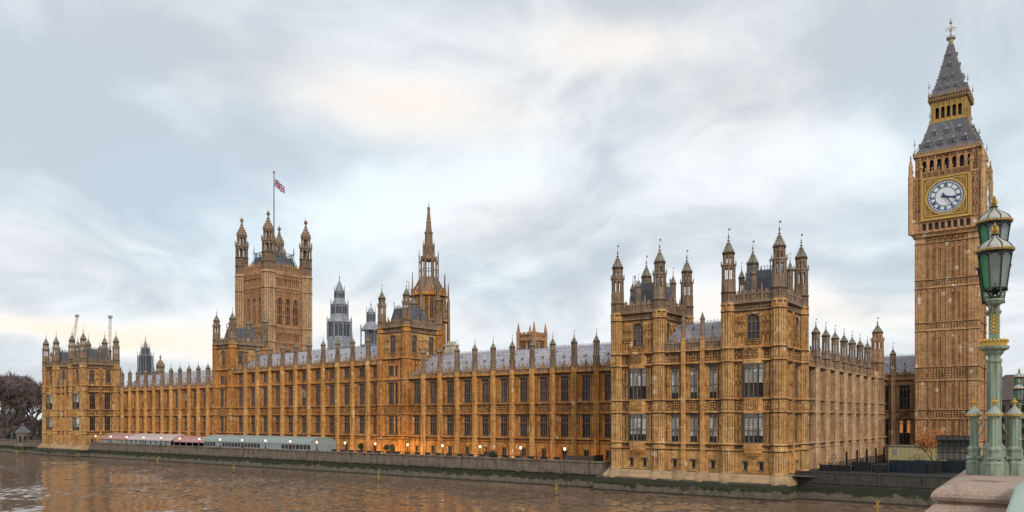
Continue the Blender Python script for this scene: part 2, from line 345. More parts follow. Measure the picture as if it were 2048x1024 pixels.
# ---------------------------------------------------------------- gothic kit
def turret_top(mb,cx,cy,r,z0,z1,stages=2,mi=0,mc=1,vane=True):
    """open stone lantern stages, ogee cap, crocketed finial. z0 = foot, z1 = tip of the stone finial"""
    H=z1-z0
    if stages==2: fr=[(0,.31,'s',1.0),(.31,.52,'a',1.0),(.52,.55,'r',1.12),(.55,.67,'a',.8),(.67,.71,'s',.8)]
    else: fr=[(0,.22,'s',1.0),(.22,.26,'r',1.1),(.26,.60,'a',.9),(.60,.70,'s',.9)]
    for a,b,k,q in fr:
        za=z0+a*H; zb=z0+b*H; rr=r*q
        if k=='s':
            mb.prism(cx,cy,rr,za,zb,8,mi)
            for i in range(8):
                t=pi/8+i*pi/4; mb.prism(cx+rr*math.cos(t),cy+rr*math.sin(t),r*.11,za,zb,4,mi)
        elif k=='r':
            mb.prism(cx,cy,rr,za,zb,8,mi)
            for i in range(8):
                t=pi/8+i*pi/4; mb.lathe(cx+rr*math.cos(t),cy+rr*math.sin(t),[(r*.10,za),(r*.10,zb+.03*H),(0,zb+.065*H)],4,None,mi)
        else:
            mb.prism(cx,cy,rr*.98,zb-.17*(zb-za),zb,8,mi)
            mb.prism(cx,cy,rr*.98,za,za+.06*(zb-za),8,mi)
            for i in range(8):
                t=pi/8+i*pi/4; px,py=cx+rr*.93*math.cos(t),cy+rr*.93*math.sin(t)
                mb.prism(px,py,r*.15,za,zb,5,mi)
                t2=t+pi/8; ap=rr*.93*math.cos(pi/8)
                mb.prism(cx+ap*math.cos(t2),cy+ap*math.sin(t2),r*.05,za,zb,4,mi)
            mb.prism(cx,cy,r*.08,za,zb,5,mi)
    rc=r*(.8 if stages==2 else .95); a=.71 if stages==2 else .70
    zc=z0+a*H; hc=(.155 if stages==2 else .15)*H
    mb.prism(cx,cy,rc*1.25,zc-.012*H,zc+.012*H,8,9)
    prof=[(1.08,0),(1.0,.12),(.84,.32),(.62,.54),(.42,.74),(.27,.89),(.18,1)]
    mb.lathe(cx,cy,[(rc*p,zc+q*hc) for p,q in prof],8,None,mc)
    for i in range(8):
        t=pi/8+i*pi/4
        for p,q in prof[1:6:1]:
            rr=rc*p*1.05; mb.lathe(cx+rr*math.cos(t),cy+rr*math.sin(t),[(r*.075,zc+q*hc),(r*.09,zc+q*hc+.1*hc),(0,zc+q*hc+.2*hc)],4,None,mc)
    zf=zc+hc; hf=z1-zf
    mb.lathe(cx,cy,[(rc*.18,zf),(rc*.12,zf+.2*hf),(rc*.36,zf+.27*hf),(rc*.11,zf+.35*hf),(rc*.09,zf+.58*hf),(rc*.27,zf+.66*hf),(rc*.08,zf+.73*hf),(rc*.13,zf+.85*hf),(0.01,z1)],8,None,mc)
    if vane:
        mb.tube((cx,cy,z1-.1),(cx,cy,z1+.085*H),max(.022,r*.022),None,4,2)
        mb.box(cx,cx+r*.28,cy-.012,cy+.012,z1+.05*H,z1+.078*H,2)
def pinnacle_mesh(r,h,key,mats=('stone_weathered','stone_cap','iron_grey'),stages=1):
    def fn():
        mb=MB(); turret_top(mb,0,0,r,0,h,stages); return mb.mesh('pinnacle',mats)
    return cached(('pin',key,r,h),fn)
def carve(mb,u0,u1,z0,z1,y,mi=0,step=.32,dep=.12,seed=0):
    """carved relief: knobbly little blocks, diamonds"""
    rg=random.Random(int(u0*97+z0*31)+seed)
    nu=max(1,int((u1-u0)/step)); nz=max(1,int((z1-z0)/step))
    mb.face([(u0,y-.015,z0),(u1,y-.015,z0),(u1,y-.015,z1),(u0,y-.015,z1)],8)  # dark backing sheet: recess shade painted between the raised blocks
    su=(u1-u0)/nu; sz=(z1-z0)/nz
    for i in range(nu):
        for j in range(nz):
            if rg.random()<.18: continue
            cu=u0+(i+.5)*su; cz=z0+(j+.5)*sz; a=su*rg.uniform(.22,.46); b=sz*rg.uniform(.22,.46); d=dep*rg.uniform(.4,1.2)
            if rg.random()<.5:
                mb.face([(cu-a,y-d,cz),(cu,y-d,cz-b),(cu+a,y-d,cz),(cu,y-d,cz+b)],mi)
                for (p,q) in(((cu-a,cz),(cu,cz-b)),((cu,cz-b),(cu+a,cz)),((cu+a,cz),(cu,cz+b)),((cu,cz+b),(cu-a,cz))):
                    mb.face([(p[0],y,p[1]),(q[0],y,q[1]),(q[0],y-d,q[1]),(p[0],y-d,p[1])],mi)
            else: mb.box(cu-a*.8,cu+a*.8,y-d,y+.01,cz-b*.8,cz+b*.8,mi)
def panels(mb,u0,u1,z0,z1,y,n,mi=0,w=.07,d=.09,rows=1,arch=True,soot_shade=True):
    """blind panelling: vertical ribs with arched heads"""
    for r_ in range(rows):
        za=z0+(z1-z0)*r_/rows; zb=z0+(z1-z0)*(r_+1)/rows
        for i in range(n+1):
            u=u0+(u1-u0)*i/n; mb.box(u-w/2,u+w/2,y-d,y+.01,za,zb,mi)
        mb.box(u0,u1,y-d*.8,y+.01,zb-.1,zb-.002,mi)
        pw_=(u1-u0)/n
        for i in range(n if soot_shade else 0): mb.face([(u0+i*pw_+w/2,y-.008,za+.1),(u0+i*pw_+w/2+pw_*.22,y-.008,za+.1),(u0+i*pw_+w/2+pw_*.22,y-.008,zb-.1),(u0+i*pw_+w/2,y-.008,zb-.1)],9)  # dark strip along one side of each rib, shade painted on
        if arch:
            pw=(u1-u0)/n
            for i in range(n): mb.arch_plate(u0+i*pw+w/2,u0+(i+1)*pw-w/2,zb-.1-pw*.55,zb-.1,y-d*.75,y,mi,3)
def string(mb,u0,u1,z,y=0,p=.22,h=.2,mi=0):
    mb.box(u0,u1,y-p,y+.01,z-h*.35,z+h*.35,mi); mb.box(u0,u1,y-p*.7,y+.01,z-h*1.15,z-h*.35,9)  # lower half darkened: soot together with painted shadow line
def window_mesh(w_,h,lights,transom=(.4,),arched=False,head=.16,d0=.2,d1=.36,mull=.085,hood=True,sub=True):
    def fn():
        mb=MB(); a=-w_/2; b=w_/2; lw=w_/lights
        for i in range(lights+1):
            u=a+i*lw; mb.box(max(a,u-mull/2),min(b,u+mull/2),d0,d1,0,h,0)
        for t in transom: mb.box(a,b,d0-.03,d1,h*t-.07,h*t+.07,0)
        mb.box(a,b,d0,d1,h-.1,h,0); mb.box(a-.1,b+.1,-.1,d1,-.16,-.002,0)
        if arched:
            mb.arch_plate(a,b,h*.68,h-.1,-.02,d1,0,7,.85)
            for i in range(lights): mb.arch_plate(a+i*lw+mull/2,a+(i+1)*lw-mull/2,h*.58,h*.68,d0,d1,0,3)
            for i in range(lights*2): mb.box(a+(i+.5)*lw/2-.04,a+(i+.5)*lw/2+.04,d0+.02,d1,h*.68,h*.97,0)
            mb.box(a,b,d0,d1,h*.67,h*.70,0)
        else:
            hz=h*head
            for i in range(lights):
                mb.arch_plate(a+i*lw+mull/2,a+(i+1)*lw-mull/2,h-hz*1.9,h-hz,d0,d1,0,4)
                mb.box(a+(i+.5)*lw-.045,a+(i+.5)*lw+.045,d0+.02,d1,h-hz,h,0)
                for k in(0,1): mb.arch_plate(a+(i+k*.5)*lw+.05,a+(i+(k+1)*.5)*lw-.05,h-hz*.6,h-.1,d0+.02,d1,0,3)
            mb.box(a,b,d0+.02,d1,h-hz-.05,h-hz+.04,0)
        if hood:
            mb.box(a-.2,b+.2,-.16,0.01,h+.02,h+.17,0); mb.box(a-.2,a-.08,-.13,.01,h-.5,h+.02,0); mb.box(b+.08,b+.2,-.13,.01,h-.5,h+.02,0)
        return mb.mesh('window',['tracery'])
    return cached(('win',w_,h,lights,transom,arched,head,hood),fn)
def pane_mesh(w_,h,kind):
    def fn():
        mb=MB(); a=-w_/2; b=w_/2; y=.36
        if kind=='blind':
            mb.face([(a,y,0),(b,y,0),(b,y,h*.2),(a,y,h*.2)],0); mb.face([(a,y,h*.2),(b,y,h*.2),(b,y,h),(a,y,h)],1)
        elif kind=='half':
            mb.face([(a,y,0),(b,y,0),(b,y,h*.4),(a,y,h*.4)],0); mb.face([(a,y,h*.4),(b,y,h*.4),(b,y,h),(a,y,h)],1)
        elif kind=='lilac': mb.face([(a,y,0),(b,y,0),(b,y,h),(a,y,h)],2)
        elif kind=='lit':
            mb.face([(a,y,0),(b,y,0),(b,y,h*.45),(a,y,h*.45)],0); mb.face([(a,y,h*.45),(a+w_*.3,y,h*.45),(a+w_*.3,y,h),(a,y,h)],3); mb.face([(a+w_*.3,y,h*.45),(a+w_*.7,y,h*.45),(a+w_*.7,y,h),(a+w_*.3,y,h)],0); mb.face([(a+w_*.7,y,h*.45),(b,y,h*.45),(b,y,h),(a+w_*.7,y,h)],3)
        else: mb.face([(a,y,0),(b,y,0),(b,y,h),(a,y,h)],0)
        return mb.mesh('pane',['glass','glass_blind','glass_lilac','glass_lit'])
    return cached(('pane',w_,h,kind),fn)
def add_window(th,F,u,z,w_,h,lights,kind='dark',**kw):
    """F=(ox,oy,rz) facade frame; window centred at u, sill z"""
    ox,oy,rz=F; y=kw.pop('y',0.0)
    p=(ox+u*math.cos(rz)-y*math.sin(rz),oy+u*math.sin(rz)+y*math.cos(rz),z)
    o=wlink('window',window_mesh(w_,h,lights,**kw),th,p,rz)
    link('pane',pane_mesh(w_,h,kind),o)
    return o
def fpart(name,mb,mats,th,F): return wlink(name,mb.mesh(name,mats),th,(F[0],F[1],0),F[2])
def buttress(mb,u,z0,z1,w_=1.05,p=.85,mi=0,levels=()):
    h=w_/2
    # canted (half octagon) buttress
    pts=[(u-h,0),(u-h,-p*.45),(u-h*.45,-p),(u+h*.45,-p),(u+h,-p*.45),(u+h,0)]
    k=len(mb.v)
    for z in(z0,z1): mb.v+=[(a,b,z) for a,b in pts]
    for i in range(5): mb.f.append((k+i,k+i+1,k+6+i+1,k+6+i)); mb.m.append(mi)
    mb.f.append(tuple(k+6+i for i in range(6))); mb.m.append(mi)
    for a,b in pts[1:5]: mb.box(a-.05,a+.05,b-.05,b+.05,z0,z1,mi)
    for z in levels:
        q=1.16; pp=[(u+(a-u)*q,b*1.15) for a,b in pts]; k=len(mb.v)
        for zz in(z-.16,z+.06): mb.v+=[(a,b,zz) for a,b in pp]
        for i in range(5): mb.f.append((k+i,k+i+1,k+6+i+1,k+6+i)); mb.m.append(mi)
        mb.f.append(tuple(k+6+i for i in range(6))); mb.m.append(mi); mb.f.append(tuple(k+i for i in reversed(range(6)))); mb.m.append(mi)
def parapet(mb,u0,u1,z0,z1,y=-.25,mi=0,step=.62):
    """pierced battlemented parapet"""
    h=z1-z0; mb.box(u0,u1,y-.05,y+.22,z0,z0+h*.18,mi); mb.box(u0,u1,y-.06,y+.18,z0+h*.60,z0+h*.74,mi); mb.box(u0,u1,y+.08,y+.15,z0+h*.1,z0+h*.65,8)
    n=max(1,int(round((u1-u0)/step))); s=(u1-u0)/n
    for i in range(n):
        a=u0+i*s; mb.box(a,a+s*.5,y,y+.18,z0+h*.1,z0+h*.7,mi)
        if i%2==0: mb.box(a,a+s*.9,y-.02,y+.2,z0+h*.7,z1,mi)
def bay_crown(mb,u,z,y=-.2,s=1.0,mi=0):
    """carved crown motif on the parapet with a ball finial, and two small spikes"""
    mb.box(u-.5*s,u+.5*s,y-.05,y+.25,z-.2,z+.35*s,mi); mb.box(u-.28*s,u+.28*s,y-.02,y+.22,z+.35*s,z+.75*s,mi)
    mb.lathe(u,y+.1,[(.17*s,z+.7*s),(.06*s,z+1.5*s),(.05*s,z+1.75*s)],6,None,mi)
    mb.lathe(u,y+.1,[(.05,z+1.7*s),(.17*s,z+1.9*s),(.15*s,z+2.1*s),(.02,z+2.35*s)],6,None,1)
def roof_gable(mb,x0,x1,y0,y1,z0,z1,mi=0,ends=True):
    ym=(y0+y1)/2
    mb.face([(x0,y0,z0),(x1,y0,z0),(x1,ym,z1),(x0,ym,z1)],mi); mb.face([(x1,y1,z0),(x0,y1,z0),(x0,ym,z1),(x1,ym,z1)],mi)
    if ends: mb.face([(x1,y0,z0),(x1,y1,z0),(x1,ym,z1)],mi); mb.face([(x0,y1,z0),(x0,y0,z0),(x0,ym,z1)],mi)
def crest(mb,p,q,z,h=.55,step=.5,mi=0):
    p=Vector((*p,z)); q=Vector((*q,z)); L=(q-p).length; n=max(1,int(L/step))
    mb.tube(p+Vector((0,0,.1)),q+Vector((0,0,.1)),.05,None,4,mi); mb.tube(p+Vector((0,0,h*.6)),q+Vector((0,0,h*.6)),.025,None,4,mi)
    for i in range(n+1):
        c=p.lerp(q,i/n); mb.lathe(c.x,c.y,[(.035,z),(.03,z+h*.6),(.09,z+h*.75),(.0,z+h*(1.25 if i%4==0 else 1))],4,None,mi)
# ================================================================ RIVER FRONT RANGES
Y0=133.55      # wall plane of the long ranges
ST='stone_warm'
def river_range(th,F,bays,zc,attic,seed,kinds=None,m_wall='stone_warm',basewin=True,m_par='stone_par',pins=True,ends=(0,0),wkind=None):
    """bays: list of bay edges (u), ascending; buttress at each inner edge"""
    rg=random.Random(seed); mb=MB(); par=MB(); ops=[]; wins=[]
    lv=[8.6,13.75,15.95]+([22.2] if attic else [])
    for i in range(len(bays)-1):
        a,b=bays[i],bays[i+1]; c=(a+b)/2; ww=min(1.95,(b-a)*.37)
        specs=[(8.95,4.55,3,(.62,)),(16.35,5.15,3,(.4,))]
        if attic: specs.append((23.2,2.4,3,()))
        for (z,h,l,tr) in specs:
            ops.append((c-ww/2,c+ww/2,z,z+h)); k='dark'
            if z>16 and z<20: k=rg.choice(('lilac','lilac','dark','dark','half','dark'))
            if z>22: k='lilac' if rg.random()<.5 else 'dark'
            wins.append((c,z,round(ww,2),h,l,k,tr))
        if basewin:
            ops.append((c-.62,c+.62,4.55,6.35)); wins.append((c,4.55,1.24,1.8,2,'lit' if rg.random()<.12 else 'dark',()))
    mb.wall(bays[0],bays[-1],3.6,zc,ops)
    for i in range(len(bays)-1):
        a,b=bays[i],bays[i+1]; c=(a+b)/2; ww=min(1.95,(b-a)*.37)/2
        for sg in(-1,1):
            e=(a+.5) if sg<0 else (b-.5); u0,u1=sorted((c+sg*(ww+.22),e))
            for (z0,z1,rw) in((8.9,13.55,2),(16.2,zc-.75 if not attic else 21.6,2)):
                panels(mb,u0,u1,z0,z1,0,2,0,rows=rw)
            carve(mb,u0,u1,14.1,15.6,0,0,.42,.1)
            if attic: panels(mb,u0,u1,23,25.6,0,2,0)
        carve(mb,c-ww-.15,c+ww+.15,14.0,15.75,-.02,0,.3,.2)
        mb.box(c-ww-.2,c+ww+.2,-.06,.01,13.95,14.02,0)
        carve(mb,a+.55,b-.55,zc-.62,zc-.25,0,0,.36,.14)
        if attic: carve(mb,c-ww-.1,c+ww+.1,22.45,23.0,0,0,.3,.12)
        if basewin: mb.box(c-.9,c+.9,-.13,.01,6.5,6.62,0); mb.box(c-.9,c-.78,-.1,.01,4.5,6.5,0); mb.box(c+.78,c+.9,-.1,.01,4.5,6.5,0)
    for z,p,h in [(8.55,.42,.36),(7.75,.16,.18),(13.8,.34,.28),(15.95,.34,.28),(4.1,.2,.3)]+([(22.2,.42,.34)] if attic else []):
        string(mb,bays[0],bays[-1],z,0,p,h)
    mb.box(bays[0],bays[-1],-.12,.01,11.72,11.8,0)
    # cornice
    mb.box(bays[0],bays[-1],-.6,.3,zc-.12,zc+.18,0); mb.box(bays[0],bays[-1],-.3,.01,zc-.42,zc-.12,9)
    inner=bays[1:-1] if not ends[0] and not ends[1] else bays[(0 if ends[0] else 1):(len(bays) if ends[1] else -1)]
    fpart('wall',mb,[m_wall],th,F)
    for u in inner:
        bm_=MB(); buttress(bm_,0,3.6,zc+1.3,1.05,.95,0,[4.2,7.9,8.6,13.8,15.95,zc]+([22.2] if attic else []))
        for z0_,z1_ in((9,13.4),(14.2,15.6),(16.3,zc-.6)):
            bm_.box(-.06,.06,-1.03,-.9,z0_,z1_,0)
            for q in(-.13,.13): bm_.box(q-.035,q+.035,-.962,-.95,z0_,z1_,9)  # two dark strips, groove shade painted on the buttress front
        me=cached(('butt',zc,attic,m_wall),lambda:bm_.mesh('buttress',['stone_butt' if m_wall=='stone_warm' else 'stone_tan']))
        wlink('buttress',me,th,(F[0]+u*math.cos(F[2]),F[1]+u*math.sin(F[2]),0),F[2])
        if pins:
            pu=pinnacle_mesh(.62,30.05-23.2,'wing')
            wlink('pinnacle',pu,th,(F[0]+u*math.cos(F[2])+.42*math.sin(F[2]),F[1]+u*math.sin(F[2])-.42*math.cos(F[2]),zc+1.0),F[2])
    for i in range(len(bays)-1):
        a,b=bays[i],bays[i+1]; parapet(par,a+.45,b-.45,zc+.18,zc+1.45,-.25,0)
        bay_crown(par,(a+b)/2,zc+1.3,-.2,.95)
        for q in(.28,.72): par.lathe(a+(b-a)*q,-.1,[(.1,zc+1.3),(.06,zc+2.1),(0,zc+2.4)],4,None,0)
    fpart('parapet',par,[m_par,'iron_black'],th,F)
    for (c,z,ww,h,l,k,tr) in wins: add_window(th,F,c,z,ww,h,l,k if wkind is None else wkind,transom=tr,head=.13 if h>3 else .001+.1,hood=h>3)
def range_core(th,x0,x1,y0,y1,z1,m='stone_warm'):
    mb=MB(); mb.box(x0,x1,y0,y1,3.5,z1); wlink('core_wall',mb.mesh('core_wall',[m]),th,(0,0,0))
def range_roof(th,x0,x1,y0,y1,z0,z1,vents=True,m='roof_iron',name='roof',ends=True):
    mb=MB(); roof_gable(mb,x0,x1,y0,y1,z0,z1,0,ends)
    r=wlink(name,mb.mesh(name,[m]),th)
    ym=(y0+y1)/2
    if vents:
        v=MB(); n=int((x1-x0)/2.7)
        for i in range(n):
            x=x0+(i+.5)*(x1-x0)/n
            t=.55 if i%2 else .8; y=y0+(ym-y0)*t; z=z0+(z1-z0)*t
            v.box(x-.13,x+.13,y-.25,y+.15,z-.1,z+.2,0)
        link('roof_vents',v.mesh('roof_vents',['vent_iron']),r)
    c=MB(); crest(c,(x0,ym),(x1,ym),z1,.5,.6); link('ridge_crest',c.mesh('ridge_crest',['iron_grey']),r)
    return r
FE=(0,Y0,0)
# bay edges in X (= -S)
nb=[-(76.8+5.324*i) for i in range(11)]                 # inner buttresses
north=sorted([-71.3]+nb+[-135.4])
t=thing('palace_range','long three storey sandstone wing between the big corner block and the middle river tower','palace wing',(-103,Y0,3.6))
river_range(t,FE,north,22.3,False,1); range_core(t,-135.4,-71.3,Y0+.5,Y0+15,22.5); range_roof(t,-137,-70.5,134.6,149.6,22.8,28.45)
# tall drainpipe and small chimney behind
cen=sorted([-(149.3+5.834*i) for i in range(10)]+[-145.7,-208.4])
t=thing('palace_range','tall four storey centre range with attic windows and grey roof behind the glazed marquee','palace wing',(-177,Y0,3.6))
river_range(t,FE,cen,26.3,True,2); range_core(t,-208.4,-145.7,Y0+.5,Y0+15,26.4); range_roof(t,-208.4,-145.7,134.6,149.6,26.9,32.1)
sw=sorted([-(221.6+5.35*i) for i in range(11)]+[-218.6,-277.0])
t=thing('palace_range','distant south palace wing with pinnacles above the pink and white marquee','palace wing',(-248,Y0,3.6))
river_range(t,FE,sw,22.3,False,3); range_core(t,-277,-218.6,Y0+.5,Y0+15,22.5); range_roof(t,-279,-217,134.6,149.6,22.8,28.3)
# ================================================================ square gothic towers
def stage_octagon(mb,cx,cy,r,z0,z1,rings=(),mi=0,rib=.09,panel=True):
    mb.prism(cx,cy,r,z0,z1,8,mi)
    for i in range(8):
        a=pi/8+i*pi/4; mb.prism(cx+r*math.cos(a),cy+r*math.sin(a),rib,z0,z1,4,mi)
        if panel:
            a2=a+pi/8; ap=r*math.cos(pi/8); mb.prism(cx+ap*math.cos(a2),cy+ap*math.sin(a2),rib*.6,z0,z1,4,mi)
            e_=Vector((math.cos(a2),math.sin(a2),0)); t_=Vector((-e_.y,e_.x,0)); fw=r*.38
            zs=[z0]+[z for z in rings if z0<z<z1]+[z1]; zs=sorted(set(zs))
            for j in range(len(zs)-1):
                za,zb=zs[j]+.3,zs[j+1]-.35
                if zb-za<.6: continue
                for q in(-.5,.5):
                    c_=Vector((cx,cy,0))+e_*(ap+.012)+t_*(q*fw*.92); w_=fw*.10
                    mb.face([tuple(c_-t_*w_+Vector((0,0,za))),tuple(c_+t_*w_+Vector((0,0,za))),tuple(c_+t_*w_+Vector((0,0,zb))),tuple(c_-t_*w_+Vector((0,0,zb)))],9)  # groove shade painted as thin dark strips on each turret face
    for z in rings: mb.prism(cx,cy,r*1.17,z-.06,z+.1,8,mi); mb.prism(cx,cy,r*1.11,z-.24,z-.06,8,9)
def mansard(th,x0,x1,y0,y1,z0,z1,inset=1.5,name='roof'):
    mb=MB(); a=[(x0,y0),(x1,y0),(x1,y1),(x0,y1)]; i=inset
    b=[(x0+i*.55,y0+i*.55),(x1-i*.55,y0+i*.55),(x1-i*.55,y1-i*.55),(x0+i*.55,y1-i*.55)]; c=[(x0+i,y0+i),(x1-i,y0+i),(x1-i,y1-i),(x0+i,y1-i)]
    zm=z0+(z1-z0)*.42
    for (p,zp),(q,zq) in (((a,z0),(b,zm)),((b,zm),(c,z1))):
        for k in range(4):
            l=(k+1)%4; mb.face([(*p[k],zp),(*p[l],zp),(*q[l],zq),(*q[k],zq)],0)
    mb.face([(*q,z1) for q in c],0)
    r=wlink(name,mb.mesh(name,['roof_dark']),th)
    cr=MB()
    for k in range(4): crest(cr,c[k],c[(k+1)%4],z1,.8,.45)
    for q in c: cr.lathe(q[0],q[1],[(.1,z1),(.08,z1+1.1),(.18,z1+1.3),(0,z1+1.9)],5)
    link('ridge_crest',cr.mesh('ridge_crest',['iron_grey']),r)
    return r
def face_upper(th,F,u0,u1,zb,zt,nwin,m_wall,y=0,kind='lilac',wd=2.1):
    """tower stage over the string: arched window(s) with niches"""
    mb=MB(); ops=[]; w_=u1-u0; cs=[u0+w_*(i+.5)/nwin for i in range(nwin)]; zs=zb+(zt-zb)*.22; hw=(zt-zb)*.66
    for c in cs: ops.append((c-wd/2,c+wd/2,zs,zs+hw))
    mb.wall(u0,u1,zb,zt,ops,.45,y)
    edges=[u0+.9]+[x for c in cs for x in(c-wd/2-.25,c+wd/2+.25)]+[u1-.9]
    for k in range(0,len(edges),2):
        a,b=edges[k],edges[k+1]
        if b-a>.3:
            panels(mb,a,b,zb+.6,zt-.9,y,max(1,int((b-a)/.55)),0,rows=2); 
            carve(mb,a,b,zb+(zt-zb)*.30,zb+(zt-zb)*.42,y,0,.3,.22)
            carve(mb,a,b,zb+(zt-zb)*.62,zb+(zt-zb)*.72,y,0,.3,.2)
    for c in cs:
        carve(mb,c-wd*.62,c+wd*.62,zb+.35,zs-.2,y,0,.34,.25)
    fpart('tower_face',mb,[m_wall],th,F)
    for c in cs: add_window(th,F,c,zs,wd,hw,3,kind,arched=True,transom=(.3,),hood=False,y=y)
def tower_crown(th,x0,x1,y0,y1,z0,z1,m='stone_weathered',mwall='stone_pale'):
    """cornice + frieze + pierced parapet round a square tower. z0 cornice foot"""
    mb=MB()
    for k,(F,a,b) in enumerate((((0,y0),x0,x1),((x1,0),y0,y1),((0,y1),-x1,-x0),((x0,0),-y1,-y0))):
        f=MB(); string(f,a-.1,b+.1,z0,0,.3,.24); f.wall(a,b,z0,z0+1.2,[]); carve(f,a+.3,b-.3,z0+.2,z0+.95,0,0,.42,.12)
        f.box(a-.2,b+.2,-.45,.05,z0+1.05,z0+1.3); f.box(a-.1,b+.1,-.32,.05,z0+.85,z0+1.05,9)
        parapet(f,a+.6,b-.6,z0+1.3,z1,-.2,0,.55)
        for q in(.33,.67): f.lathe(a+(b-a)*q,-.15,[(.2,z0+1.3),(.16,z1+.2),(.05,z1+.9),(0,z1+1.1)],5)
        wlink('parapet',f.mesh('parapet',[m]),th,(F[0],F[1],0),k*pi/2)
